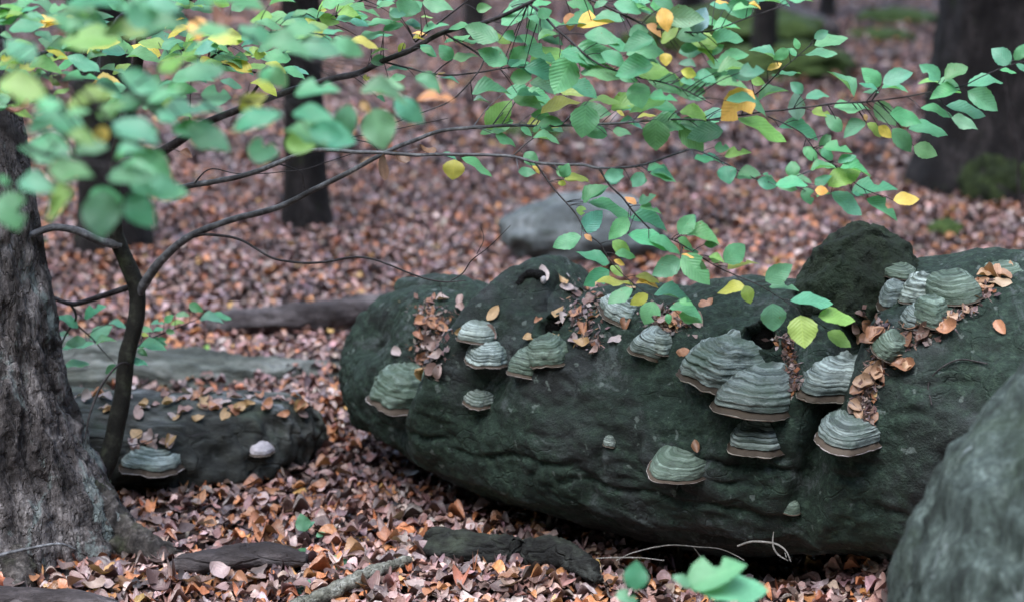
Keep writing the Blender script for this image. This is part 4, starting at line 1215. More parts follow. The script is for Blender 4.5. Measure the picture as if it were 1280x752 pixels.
# dense crown of twigs at top centre
S.branch([(660, 5, 3.55, 0.0032), (700, 40, 3.46, 0.0026), (740, 75, 3.4, 0.0022), (790, 95, 3.36, 0.0019), (850, 110, 3.34, 0.0015), (890, 130, 3.33, 0.001)], TW, 6)   # 15
S.branch([(700, -20, 3.5, 0.003), (760, 10, 3.44, 0.0025), (820, 35, 3.4, 0.0021), (880, 40, 3.38, 0.0017), (930, 25, 3.37, 0.0013), (985, 5, 3.36, 0.0008)], TW, 6)   # 16
S.branch([(555, 41, 3.66, 0.0025), (600, 70, 3.62, 0.0021), (603, 80, 3.6, 0.0018), (590, 100, 3.58, 0.0017), (565, 125, 3.57, 0.0016), (530, 140, 3.56, 0.0014), (490, 155, 3.56, 0.001)], TW, 6)   # 17
S.branch([(520, 52, 3.7, 0.002), (560, 20, 3.68, 0.0018), (600, -10, 3.66, 0.0015)], TW, 6)   # 18
S.branch([(480, 78, 3.73, 0.0022), (560, 95, 3.66, 0.0018), (640, 85, 3.6, 0.0015), (690, 90, 3.56, 0.001)], TW, 6)   # 19
S.branch([(300, 138, 3.92, 0.004), (360, 60, 3.8, 0.003), (420, 20, 3.7, 0.0024), (470, -10, 3.64, 0.002)], TW, 6)   # 20
# upper left boughs of the sapling
S.branch([(172, 66, 4.06, 0.008), (150, 62, 3.9, 0.0072), (110, 50, 3.7, 0.0062), (70, 62, 3.5, 0.005), (30, 72, 3.4, 0.004), (-20, 80, 3.3, 0.003)], G1, 8)   # 21
S.branch([(176, 45, 4.04, 0.006), (200, 38, 3.9, 0.005), (228, 10, 3.7, 0.004), (255, -15, 3.6, 0.003)], TW, 6)   # 22
S.branch([(176, 55, 4.04, 0.005), (215, 60, 3.85, 0.004), (260, 75, 3.65, 0.003), (320, 90, 3.5, 0.002)], TW, 6)   # 23
# low shoot behind the stem
S.branch([(88, 379, 4.3, 0.0035), (95, 398, 4.36, 0.003), (84, 415, 4.42, 0.0026), (72, 440, 4.48, 0.002)], TW, 6)   # 24
S.branch([(92, 402, 4.38, 0.002), (120, 428, 4.42, 0.0016), (140, 448, 4.45, 0.001)], TW, 6)   # 25
S.branch([(160, 440, 4.24, 0.003), (185, 425, 4.4, 0.0022), (215, 412, 4.5, 0.0018), (245, 400, 4.56, 0.0014), (262, 392, 4.6, 0.001)], TW, 6)   # 26
S.branch([(165, 455, 4.24, 0.003), (150, 455, 4.18, 0.0028), (136, 468, 4.14, 0.0034), (122, 490, 4.1, 0.0034), (112, 520, 4.06, 0.0026), (106, 548, 4.02, 0.0018)], TW, 6)  # 27 bare twig
S.branch([(345, 205, 3.78, 0.0016), (376, 215, 3.78, 0.0013), (380, 232, 3.79, 0.0012), (386, 237, 3.8, 0.001)], TW, 5)  # 28
S.branch([(240, 233, 3.93, 0.0022), (262, 212, 3.9, 0.0016), (300, 217, 3.86, 0.0012), (370, 214, 3.8, 0.0011), (410, 202, 3.77, 0.001), (440, 192, 3.74, 0.0008)], TW, 5)  # 29
S.branch([(476, 194, 3.8, 0.0016), (465, 180, 3.78, 0.0014), (440, 172, 3.76, 0.0012), (480, 165, 3.7, 0.001), (560, 148, 3.66, 0.0008)], TW, 5)  # 30

S.branch([(110, 50, 3.7, 0.004), (70, 30, 3.4, 0.003), (30, 15, 3.2, 0.0022), (-15, 8, 3.1, 0.0015)], TW, 6)   # 31
S.branch([(70, 62, 3.5, 0.004), (60, 95, 3.3, 0.003), (35, 120, 3.2, 0.0022), (-5, 130, 3.1, 0.0015)], TW, 6)   # 32
S.branch([(260, 75, 3.65, 0.003), (300, 50, 3.5, 0.0024), (350, 40, 3.4, 0.0018), (420, 45, 3.3, 0.001)], TW, 6)   # 33
S.branch([(200, 38, 3.9, 0.004), (150, 20, 3.6, 0.003), (120, 95, 3.4, 0.0022), (160, 120, 3.3, 0.0015), (230, 125, 3.2, 0.001)], TW, 6)   # 34

R3 = crop(850, 0, 2.977, [(1230, 240, 1165, 180, .75), (1245, 225, 1285, 165, .6), (1250, 240, 1295, 275, .5), (1190, 262, 1250, 275, .35), (1070, 322, 1210, 304, .36), (1070, 340, 1178, 412, .6),
    (1045, 348, 925, 375, .42), (990, 395, 1140, 432, .4), (1010, 440, 1108, 480, .5), (895, 403, 1015, 442, .35), (970, 297, 893, 243, .6), (985, 297, 1078, 250, .5), (965, 303, 890, 305, .28, 'l'),
    (955, 310, 1042, 335, .45), (745, 322, 672, 258, .65), (755, 312, 864, 270, .55), (735, 335, 668, 312, .35), (750, 330, 852, 345, .3), (742, 345, 680, 347, .3), (648, 362, 552, 266, .3),
    (572, 400, 712, 412, .32), (725, 383, 800, 468, .6), (780, 425, 908, 455, .5), (850, 480, 1000, 502, .4), (790, 480, 865, 562, .6), (870, 545, 952, 582, .7), (695, 460, 752, 510, .5, 'l'), (738, 470, 792, 510, .6, 'Y'),
    (688, 425, 692, 452, .6, 'o'), (690, 455, 612, 512, .5), (602, 490, 540, 428, .6), (560, 500, 520, 545, .6), (440, 448, 424, 346, .62, 'p'), (490, 412, 562, 432, .5, 'l'), (368, 474, 510, 526, .38),
    (455, 350, 412, 308, .75), (468, 368, 560, 355, .4), (290, 375, 402, 343, .3), (265, 300, 314, 312, .7, 'l'), (500, 145, 550, 115, .65), (500, 170, 624, 145, .42), (465, 205, 580, 207, .35), (440, 185, 428, 143, .6),
    (435, 210, 395, 180, .5), (405, 185, 352, 222, .65), (360, 225, 253, 194, .3), (325, 262, 378, 238, .5, 'y'), (370, 278, 454, 274, .22), (340, 284, 372, 280, .4), (48, 122, 98, 32, .65, 'p'), (110, 18, 196, 42, .42), (195, 32, 292, 24, .3),
    (285, 8, 416, 22, .32), (390, -2, 494, 10, .3), (130, 8, 182, 18, .3, 'Y'), (255, 15, 302, 36, .3, 'Y'), (120, 116, 226, 108, .38), (110, 162, 242, 150, .45), (105, 205, 165, 168, .55), (58, 180, 132, 244, .42, 'l'),
    (0, 180, 66, 182, .6), (140, 232, 252, 206, .5), (138, 270, 272, 268, .32), (60, 250, -5, 240, .5), (3, 265, 62, 282, .6, 'y'), (48, 286, 132, 312, .5), (0, 300, 62, 312, .5), (130, 300, 252, 326, .36), (30, 360, 92, 372, .5),
    (0, 415, 98, 455, .5, 'l'), (0, 470, 88, 562, .6), (128, 548, 182, 552, .75), (165, 578, 262, 565, .4, 'l'), (58, 594, 168, 606, .3), (165, 618, 180, 688, .9), (215, 648, 297, 656, .5), (288, 672, 362, 694, .6), (355, 690, 472, 690, .42),
    (422, 660, 416, 600, .85), (460, 548, 508, 598, .65), (515, 560, 572, 584, .5), (588, 598, 656, 596, .5), (490, 636, 577, 628, .3), (540, 540, 634, 562, .42)])
RNEAR = crop(850, 0, 2.977, [(272, 338, 158, 446, .72, 'Y'), (210, 440, 392, 528, .36, 'l'), (0, 418, 96, 452, .5, 'l')])
R3b = crop(880, 180, 4.70, [(190, 200, 322, 186, .5), (345, 175, 412, 196, .3), (430, 250, 552, 266, .5), (520, 216, 634, 232, .35), (590, 256, 628, 356, .75), (505, 196, 532, 104, .85),
    (625, 156, 768, 145, .25), (785, 110, 892, 75, .48), (688, 30, 758, 92, .7), (640, 100, 612, 14, .7), (700, 10, 864, 46, .42), (800, 140, 984, 194, .35), (725, 247, 928, 156, .52, 'l'), (650, 242, 748, 188, .5, 'd'),
    (862, 268, 1128, 254, .36), (748, 284, 922, 418, .52), (660, 312, 748, 298, .35), (962, 312, 1136, 442, .42), (1112, 332, 1270, 326, .52, 'Y'), (652, 272, 730, 278, .75, 'Y'), (870, 290, 942, 312, .3),
    (0, 592, 84, 592, .5), (120, 696, 244, 588, .75), (28, 664, 117, 702, .4, 'l'), (138, 722, 338, 688, .22, 'm')])
R6 = crop(850, 250, 2.977, [(0, 122, 60, 54, .6), (18, 122, 142, 166, .45), (8, 200, 106, 312, .6), (4, 202, 52, 216, .2, 'Y'), (240, 316, 142, 347, .4, 'y'), (240, 318, 264, 384, .72, 'l'),
    (318, 302, 413, 240, .66), (333, 316, 440, 332, .3), (410, 374, 570, 388, .34), (345, 384, 352, 488, .9), (448, 428, 458, 548, .92, 'l'), (514, 432, 657, 452, .42, 'l'), (548, 490, 634, 546, .55, 'l'), (-4, 375, 48, 388, .5), (-4, 425, 82, 455, .5)])
R5 = crop(600, 230, 4.267, [(552, 102, 682, 14, .45), (540, 116, 540, 168, 1.0, 'l'), (575, 98, 812, 174, .32), (545, 252, 652, 146, .7), (555, 270, 598, 304, .55, 'o'), (540, 280, 394, 342, .55), (690, 424, 514, 364, .33), (705, 305, 804, 376, .6, 'l'),
    (720, 372, 832, 392, .45), (714, 405, 770, 434, .5, 'Y'), (695, 438, 760, 494, .55, 'l'), (690, 460, 556, 540, .62), (820, 540, 624, 526, .2, 'Y'), (830, 530, 952, 558, .25, 'Y'), (828, 492, 954, 528, .33, 'm'), (815, 560, 688, 640, .5),
    (897, 588, 803, 642, .6, 'y'), (930, 628, 880, 748, .85), (928, 590, 1134, 650, .3), (1010, 660, 1182, 728, .4), (1000, 690, 1010, 745, .7), (800, 180, 1002, 256, .42), (790, 180, 690, 298, .6), (788, 270, 1000, 350, .42), (900, 290, 1066, 374, .35),
    (834, 108, 772, 70, .5, 'o'), (845, 102, 936, 58, .5), (853, 114, 966, 152, .35), (1062, 268, 1140, 162, .72), (1100, 266, 1272, 328, .42), (1055, 290, 1132, 338, .5), (1085, 346, 1172, 366, .3), (1070, 376, 1146, 392, .25, 'y'),
    (1068, 396, 1218, 526, .55), (1068, 402, 920, 482, .62), (1220, 386, 1282, 430, .4, 'l')])
R7 = crop(700, 180, 5.785, [(20, 244, 60, 142, .8), (10, 262, 42, 296, .6, 'y'), (40, 254, 212, 266, .3, 'm'), (330, 278, 458, 188, .7), (605, 210, 525, 308, .8), (632, 196, 752, 168, .35), (658, 204, 836, 278, .35), (970, 110, 1140, 120, .3)])
R2 = crop(420, 0, 2.977, [(235, 55, 322, 8, .6), (240, 76, 204, 30, .8), (10, 55, 118, 98, .4), (115, 96, 212, 74, .3), (180, 110, 252, 94, .5), (255, 85, 317, 106, .4), (130, 150, 212, 130, .25), (320, 112, 418, 88, .35), (420, 112, 512, 104, .35),
    (255, 160, 232, 198, .6, 'y'), (280, 124, 337, 132, .3, 'Y'), (285, 145, 332, 151, .25, 'y'), (313, 168, 372, 212, .5), (432, 226, 386, 168, .75), (435, 220, 532, 216, .35), (552, 184, 642, 242, .5), (648, 236, 722, 176, .7), (650, 252, 727, 240, .3),
    (648, 292, 728, 290, .75), (620, 128, 702, 152, .5), (410, 156, 477, 150, .3), (475, 156, 542, 160, .25), (508, 114, 652, 157, .3, 'l'), (612, 86, 742, 28, .5), (522, 36, 580, 30, .65), (505, 352, 652, 350, .38), (510, 376, 572, 386, .22, 'p'),
    (560, 482, 648, 374, .62, 'l'), (673, 346, 768, 352, .35), (658, 368, 768, 404, .5), (762, 424, 910, 376, .35, 'm'), (932, 392, 918, 512, .92), (938, 378, 1062, 396, .28, 'm'), (724, 428, 807, 464, .5), (578, 488, 632, 492, .4), (593, 504, 668, 548, .4),
    (688, 474, 727, 508, .5), (733, 492, 757, 468, .6), (758, 478, 812, 492, .4), (733, 514, 832, 538, .3), (700, 570, 752, 614, .8), (678, 640, 744, 642, .55), (730, 618, 757, 648, .4, 'Y'), (825, 680, 857, 686, .6, 'y'), (442, 594, 434, 668, 1.1, 'y'),
    (388, 570, 452, 596, .3), (466, 588, 578, 658, .28), (818, 632, 872, 642, .85), (848, 668, 942, 670, .35, 'm'), (998, 654, 1070, 656, .75), (912, 742, 1012, 698, .42), (1094, 668, 1158, 668, .8), (1158, 632, 1218, 624, .35), (1168, 644, 1262, 678, .35),
    (872, 48, 872, 114, .8, 'o'), (898, 90, 1054, 62, .42, 'y'), (925, 130, 1052, 166, .5), (878, 218, 812, 348, .82), (722, 242, 854, 186, .55, 'l'), (908, 270, 1072, 302, .42), (890, 182, 1062, 236, .48), (1048, 270, 1122, 302, .6), (1118, 272, 1238, 270, .58, 'l'),
    (1080, 204, 1224, 190, .5), (1090, 132, 1168, 106, .7), (868, 318, 967, 372, .5), (1112, 308, 1140, 404, .9), (1150, 410, 1264, 416, .4), (1165, 356, 1272, 370, .4), (1192, 446, 1188, 560, .92), (1212, 30, 1236, 118, .7, 'y'), (1158, 88, 1212, 138, .5, 'o'),
    (1208, 164, 1272, 108, .5, 'l'), (1168, 22, 1258, 12, .65), (1058, 36, 1182, 52, .2), (1225, 198, 1226, 248, .85, 'y'), (1030, 488, 1098, 502, .48), (1053, 460, 1142, 480, .3), (1044, 412, 1072, 432, .5, 'y'), (1120, 440, 1192, 434, .25, 'y'), (1060, 412, 1132, 414, .3),
    (730, 22, 802, 8, .4), (750, 62, 802, 40, .8), (712, 62, 804, 118, .4), (750, 152, 832, 128, .3), (1120, 6, 1170, 12, .5), (900, 230, 985, 262, .5), (985, 200, 1080, 245, .55), (760, 130, 850, 160, .5, 'd'), (960, 30, 1010, 8, .5), (1000, 150, 1090, 190, .5),
    (640, 30, 700, 10, .5), (445, 160, 500, 130, .4), (150, 20, 220, 5, .4)])
R1b = crop(360, 0, 5.786, [(250, 40, 482, 18, .4), (360, 112, 572, 184, .45), (570, 182, 757, 148, .35), (735, 92, 852, 104, .6), (688, 224, 832, 176, .5), (778, 22, 962, 64, .7), (970, 22, 1192, 66, .5), (850, 160, 962, 192, .5), (520, 272, 722, 254, .3),
    (600, 402, 722, 354, .25, 'l'), (598, 452, 722, 428, .6), (708, 512, 908, 496, .25), (728, 582, 852, 560, .5), (918, 556, 1094, 674, .48), (1088, 566, 1238, 604, .2), (1130, 302, 1272, 295, .2), (953, 350, 1062, 402, .45), (540, 556, 592, 572, .8, 'y'), (640, 60, 772, 28, .4),
    (960, 126, 1052, 130, .25, 'l'), (580, 602, 732, 642, .6), (640, 700, 700, 740, .5), (1070, 548, 1140, 530, .3, 'o')])
R1 = crop(0, 0, 2.977, [(30, 172, 117, 164, .5, 'l'), (0, 220, 42, 214, .6, 'y'), (68, 232, 132, 228, .5, 'y'), (102, 216, 8, 268, .3, 'l'), (58, 372, 132, 368, .7, 'l'), (0, 332, 82, 308, .7), (108, 250, 232, 282, .4, 'l'), (165, 190, 302, 202, .35, 'd'), (248, 130, 332, 182, .5, 'd'),
    (228, 292, 367, 288, .3), (360, 302, 452, 362, .6), (163, 106, 247, 98, .3, 'y'), (33, 112, 162, 98, .45), (18, 72, 92, 58, .3, 'l'), (0, 130, 42, 142, .5), (310, 60, 402, 104, .6, 'd'), (400, 2, 482, 32, .6), (468, 214, 592, 236, .35), (588, 232, 742, 208, .3),
    (743, 228, 782, 218, .7, 'y'), (783, 190, 892, 262, .6), (778, 142, 902, 150, .4, 'l'), (878, 150, 962, 172, .4), (943, 206, 990, 204, .8, 'y'), (818, 300, 897, 328, .4), (748, 352, 857, 360, .7), (543, 300, 642, 322, .6), (638, 292, 792, 288, .35),
    (1000, 22, 1102, 14, .3), (1088, 62, 1142, 38, .5), (1198, 22, 1284, 8, .5), (1188, 66, 1262, 82, .6, 'l'), (1184, 40, 1217, 40, .7, 'y'), (953, 80, 1042, 104, .4), (793, 2, 852, 20, .6, 'l'), (198, 286, 252, 342, .4, 'b'), (150, 290, 192, 334, .4, 'b'), (30, 430, 122, 412, .3, 'b'),
    (245, 60, 290, 90, .6, 'Y'), (100, 55, 160, 70, .4), (180, 40, 250, 20, .5), (255, 30, 330, 15, .5), (330, 140, 260, 120, .4, 'd'), (60, 20, 130, 5, .5), (480, 150, 540, 130, .4, 'd'), (600, 180, 690, 160, .4), (690, 195, 770, 165, .4, 'd'), (320, 230, 400, 210, .4, 'd'),
    (20, 285, 90, 300, .4), (620, 110, 690, 90, .5), (560, 60, 640, 20, .5, 'd'), (860, 40, 930, 10, .5), (130, 120, 200, 160, .4, 'd')])
RL = crop(60, 370, 5.0125, [(190, 200, 58, 128, .32), (220, 132, 364, 58, .45), (130, 242, 42, 240, .4), (240, 282, 108, 302, .55), (88, 332, 284, 300, .25), (263, 272, 394, 188, .55), (378, 174, 484, 204, .3), (298, 302, 424, 284, .3), (98, 442, 252, 430, .3), (428, 428, 358, 484, .6),
    (588, 200, 657, 222, .5), (643, 166, 737, 170, .3), (728, 162, 792, 118, .6), (798, 122, 884, 120, .45), (768, 178, 852, 164, .4, 'l'), (738, 214, 797, 228, .6), (658, 216, 727, 208, .4), (885, 48, 978, 94, .6), (948, 150, 1097, 172, .35), (1008, 114, 1144, 146, .25),
    (688, 270, 747, 268, .6), (612, 300, 742, 312, .3), (558, 328, 742, 342, .3), (558, 340, 622, 374, .5), (523, 400, 624, 434, .35), (585, 235, 630, 250, .5, 'y')])
LOW = [24, 25, 26]
MAIN = [1, 2, 3, 9, 10, 11, 12, 13, 14, 15, 16, 17, 18, 19, 20]
UPL = [20, 21, 22, 23, 3, 31, 32, 33, 34]
for r in R3 + R3b + R6 + R5 + R7 + R2 + R1b: S.leaf(*r, bi=MAIN)
for r in RNEAR: S.leaf(*r, dY=-0.12, jit=0.01, bi=[1, 2, 11])
for r in R1: S.leaf(*r, dY=-0.08, jit=0.06, bi=UPL)
for r in RL: S.leaf(*r, bi=LOW)
# withered leaves still hanging on the grey branch
for r in [(478, 193, 480, 226, .35, 'b'), (488, 192, 507, 206, .45, 'b'), (522, 186, 542, 197, .3, 'b'), (225, 190, 240, 198, .5, 'b'), (240, 75, 258, 95, .4, 'b')]: S.leaf(*r, bi=[1, 2, 3])
for _ in range(58):
    bx, by = rng.uniform(600, 950), rng.uniform(0, 170); an = rng.uniform(-0.5, 0.7) + (math.pi if rng.random() < 0.35 else 0); ln = rng.uniform(32, 50)
    S.leaf(bx, by, bx + ln * math.cos(an), by + ln * math.sin(an) * 0.7, rng.uniform(0.35, 0.6), rng.choice(list('ggggggddll')), dY=0.05, jit=0.08, bi=[1, 15, 16])
def near_branch(ids, sd_):
    b_ = S.br[ids[rng.integers(0, len(ids))]]
    k_ = rng.integers(len(b_['px']) // 5, len(b_['px']))
    return b_['px'][k_] + rng.normal(0, sd_, 2) * np.array([1, 0.7])
for _ in range(150):
    bx, by = near_branch([20, 21, 22, 23, 31, 32, 33, 34], 16)
    if not (-30 < bx < 470 and -25 < by < 150): continue
    an = rng.uniform(-0.7, 0.7) + (math.pi if rng.random() < 0.4 else 0); ln = rng.uniform(28, 46)
    S.leaf(bx, by, bx + ln * math.cos(an), by + ln * math.sin(an) * 0.7, rng.uniform(0.25, 0.55), rng.choice(list('gggggddlly')), dY=-0.03, jit=0.06, bi=UPL)
S.finish()

# ---- a bough close to the camera, out of focus, from beyond the upper left
nb = thing("near_beech_bough", "out of focus leafy bough hanging close to the camera at the upper left", "branch", P(-60, 60, 2.0))
N = Plant(nb, 300)
N.branch([(-160, -10, 1.95, 0.006), (-60, 90, 2.0, 0.0045), (30, 180, 2.02, 0.003), (90, 200, 2.04, 0.0022), (150, 210, 2.06, 0.0014)], TW, 6)
N.branch([(-60, 90, 2.0, 0.004), (80, 100, 2.1, 0.003), (200, 120, 2.2, 0.0022), (300, 125, 2.28, 0.0016), (400, 130, 2.34, 0.001)], TW, 6)
N.branch([(-40, -60, 2.0, 0.004), (140, -20, 2.2, 0.003), (250, 30, 2.35, 0.0022), (350, 60, 2.42, 0.0016), (440, 120, 2.45, 0.001)], TW, 6)
N4 = crop(0, 130, 3.759, [(25, 410, 88, 592, .85), (88, 366, 258, 420, .5), (332, 388, 228, 554, .48, 'l'), (478, 408, 492, 630, .85), (508, 352, 722, 340, .45), (600, 428, 730, 576, .7), (690, 350, 834, 432, .5), (163, 272, 304, 226, .42), (228, 302, 444, 344, .48), (268, 198, 334, 254, .5),
    (350, 232, 504, 206, .5), (478, 100, 482, 188, .9, 'Y'), (318, 142, 444, 192, .5, 'l'), (528, 92, 748, 184, .45), (543, 262, 694, 228, .35), (128, 132, 264, 68, .5), (160, 44, 304, 16, .4), (458, 62, 604, 8, .5), (738, 42, 834, 104, .4), (300, 62, 424, 38, .35), (70, 8, 152, 0, .3, 'l'), (-10, 340, 40, 380, .5)])
N1 = crop(0, 0, 2.977, [(468, 62, 584, 58, .85), (540, 2, 672, 42, .5), (735, 66, 745, 156, .82, 'Y'), (418, 402, 562, 368, .5), (550, 382, 662, 348, .4), (580, 432, 824, 398, .36), (418, 482, 594, 502, .5), (638, 470, 804, 514, .42), (895, 412, 992, 356, .65, 'y'), (868, 484, 1048, 428, .45),
    (918, 552, 1036, 570, .8), (1058, 530, 1174, 544, .7, 'l'), (1088, 422, 1244, 452, .45), (1093, 342, 1264, 330, .4), (998, 248, 1062, 324, .7), (1093, 172, 1264, 204, .5), (1048, 132, 1184, 108, .5), (968, 302, 1012, 248, .6), (1148, 482, 1284, 504, .6), (780, 50, 970, 112, .28, 'b'),
    (70, 690, 204, 702, .5), (400, 662, 584, 638, .42), (482, 690, 696, 724, .45), (330, 722, 454, 742, .6), (198, 702, 274, 734, .8, 'l')])
N2 = crop(420, 0, 2.977, [(140, 405, 185, 552, .85), (218, 368, 324, 456, .6), (50, 388, 18, 524, .6), (88, 342, 264, 392, .35), (300, 362, 444, 372, .3, 'o'), (298, 290, 384, 344, .5), (-5, 150, 98, 204, .6), (90, 380, 130, 420, .6, 'o'), (150, 300, 252, 332, .35)])
for r in N4: N.leaf(*r, jit=0.05, bi=[0, 1])
for _ in range(26):
    bx, by = rng.uniform(-10, 410), rng.uniform(0, 190); an = rng.uniform(-0.6, 0.9) + (math.pi if rng.random() < 0.4 else 0); ln = rng.uniform(52, 75)
    N.leaf(bx, by, bx + ln * math.cos(an), by + ln * math.sin(an) * 0.6, rng.uniform(0.3, 0.55), rng.choice(list('ggggggdl')), jit=0.06, bi=[1, 2])
for r in N1 + N2: N.leaf(*r, jit=0.06, bi=[1, 2])
N.finish()

# ---- small green plants
def small_plant(label, base_px, base_Y, leaves, dYs=0.0, stem_to=None, name="seedling", ground_base=True):
    g0 = P(base_px[0], base_px[1], base_Y)
    gz = float(ground_h(g0[0], g0[1]))
    t = thing(name, label, "plant", (g0[0], g0[1], gz))
    pl = Plant(t, 50)
    cx = np.mean([r[0] for r in leaves]); cy = np.mean([r[1] for r in leaves])
    # photo row of the ground point under the stem
    d = np.array([g0[0], g0[1], gz]) - CAM
    row = 376 - F * d.dot(UV) / d.dot(FV); colm = 640 + F * d.dot(RV) / d.dot(FV)
    pl.branch([(colm, row + 3, base_Y, 0.0016), ((colm + cx) / 2, (row + cy) / 2, base_Y, 0.0013), (cx, cy, base_Y, 0.0009)], TW, 5, "stem")
    for r in leaves: pl.leaf(*r, jit=0.01)
    pl.finish()
B1 = crop(850, 500, 2.977, [(20, 684, 244, 606, .42), (60, 702, 344, 726, .36), (40, 690, -30, 655, .5)])
B2 = crop(420, 500, 2.977, [(1112, 706, 1120, 598, .85), (1040, 716, 1124, 748, .5)])
small_plant("out of focus seedling with pale green leaves at the bottom edge", (868, 800), 2.45, B1 + B2)
SD = crop(340, 620, 5.695, [(238, 248, 196, 126, .85), (238, 248, 304, 180, .5), (392, 252, 458, 222, .5), (312, 284, 384, 262, .5)])
small_plant("tiny seedling with two green leaves in the litter left of centre", (384, 668), 3.92, SD)
small_plant("small seedling with one broad leaf beside the brown branch", (418, 716), 3.76, crop(340, 620, 5.695, [(395, 505, 588, 480, .45), (395, 505, 460, 410, .6), (180, 412, 242, 366, .7)]))
small_plant("small pale green seedling at the bottom by the peeling branch", (385, 752), 3.62, crop(340, 620, 5.695, [(165, 655, 334, 676, .5), (250, 650, 262, 590, .7)]))
small_plant("tiny pale seedling on the litter behind the rotting log", (330, 468), 5.35, [(330, 464, 324, 448, .7, 'l'), (330, 464, 343, 461, .6, 'p')])
small_plant("tiny green sprout far behind the low shoot", (258, 442), 5.55, [(257, 440, 260, 430, .7, 'l'), (257, 441, 250, 446, .6, 'g')])

# ------------------------------------------------------------------ loose twigs
def loose_twig(label, pts, mat='twig', name="twig", forks=(), seg=6):
    sp_ = smooth_path([(*P(a, b, c), r) for a, b, c, r in pts], max(14, len(pts) * 6))
    geo = [tube(sp_[:, :3] + 0.004 * fbm(sp_[:, :3] * 12, 2)[:, None], np.maximum(sp_[:, 3], 0.0006), seg)[:2]]
    for fk in forks:
        s2 = smooth_path([(*P(a, b, c), r) for a, b, c, r in fk], 12)
        geo.append(tube(s2[:, :3], np.maximum(s2[:, 3], 0.0005), seg)[:2])
    v, f = join_geo(geo)
    link(name, build_mesh(name, v, f, M[mat]), None, label=label, category="twig")
def onlog(px, py, lift=0.006):
    p, n = hit(LOG, px, py)
    return p + n * lift
loose_twig("curved white twig on the litter in front of the trunk", [(921, 683, 3.6, 0.0022), (940, 676, 3.58, 0.0024), (963, 678, 3.56, 0.0024), (980, 688, 3.54, 0.002), (988, 702, 3.53, 0.0012)], 'white_twig',
           forks=[[(967, 664, 3.56, 0.001), (966, 680, 3.555, 0.002), (972, 692, 3.55, 0.002), (985, 700, 3.54, 0.001)], [(981, 690, 3.54, 0.001), (983, 696, 3.535, 0.001)]])
loose_twig("long thin bowed twig along the foot of the trunk", [(770, 700, 3.68, 0.0012), (800, 687, 3.68, 0.0014), (845, 680, 3.66, 0.0014), (900, 686, 3.64, 0.0012), (930, 700, 3.6, 0.001)], 'white_twig', forks=[[(866, 682, 3.655, 0.0008), (876, 695, 3.65, 0.0008)]])
loose_twig("straight pale twig low in the litter below the bowed one", [(745, 697, 3.66, 0.0014), (790, 696, 3.65, 0.0016), (830, 700, 3.63, 0.0012)], 'white_twig')
loose_twig("pale twig leaning against the rotting log", [(284, 602, 4.45, 0.003), (300, 575, 4.5, 0.0034), (315, 545, 4.56, 0.003), (328, 518, 4.62, 0.0024), (340, 504, 4.68, 0.0014)], 'far_log', forks=[[(309, 560, 4.53, 0.0016), (316, 580, 4.5, 0.001), (318, 592, 4.48, 0.0008)]])
loose_twig("dark stick propped under the rotting log", [(222, 572, 4.55, 0.004), (240, 595, 4.5, 0.004), (256, 612, 4.46, 0.003)], 'far_log')
loose_twig("thin wiry stem crossing in front of the rotting log", [(90, 545, 4.1, 0.0012), (130, 559, 4.12, 0.0012), (180, 552, 4.14, 0.0012), (212, 540, 4.16, 0.001), (240, 544, 4.18, 0.001), (266, 538, 4.2, 0.0008)], 'twig', forks=[[(150, 556, 4.13, 0.0008), (172, 545, 4.14, 0.0008), (185, 535, 4.15, 0.0006)]])
loose_twig("blurred grey twig in front of the flaky trunk's foot", [(-20, 700, 3.4, 0.004), (20, 688, 3.42, 0.004), (70, 680, 3.44, 0.003), (95, 686, 3.45, 0.002)], 'branch')
q = [onlog(*a) for a in ((1165, 505), (1163, 482), (1175, 462), (1200, 450), (1235, 456))]
sp_ = smooth_path([(*k, 0.0018) for k in q], 40)
v, f = tube(sp_[:, :3], sp_[:, 3], 6)[:2]
link("twig", build_mesh("twig", v, f, M['twig']), None, label="dark curved twig lying on the trunk beside the boulder", category="twig")
loose_twig("thin stem hanging below the white-lipped bracket", [(1081, 552, 3.5, 0.0012), (1088, 580, 3.49, 0.0012), (1094, 603, 3.48, 0.0012), (1104, 620, 3.46, 0.001)], 'far_log', forks=[[(1094, 603, 3.48, 0.0008), (1080, 596, 3.48, 0.0006)]])
loose_twig("dark thin stem standing before the large trunk", [(1278, 262, 6.5, 0.006), (1273, 230, 6.5, 0.0055), (1272, 190, 6.5, 0.005), (1262, 140, 6.5, 0.004), (1254, 90, 6.5, 0.003)], 'twig')
loose_twig("thin dead hairlike twig trailing down the leaf-filled hollow", [(549, 352, 4.12, 0.0008), (556, 380, 4.1, 0.0008), (570, 400, 4.09, 0.0008), (574, 430, 4.08, 0.0008), (566, 446, 4.08, 0.0006)], 'twig')
loose_twig("sparse dead twig standing in the litter above the trunk's broken end", [(525, 330, 5.6, 0.0016), (532, 300, 5.6, 0.0015), (534, 285, 5.6, 0.0013), (518, 262, 5.6, 0.001), (505, 256, 5.6, 0.0008)], 'twig', forks=[[(534, 288, 5.6, 0.001), (545, 278, 5.6, 0.001), (552, 270, 5.6, 0.0008)], [(528, 314, 5.6, 0.001), (540, 308, 5.6, 0.001), (550, 306, 5.6, 0.0008)]])

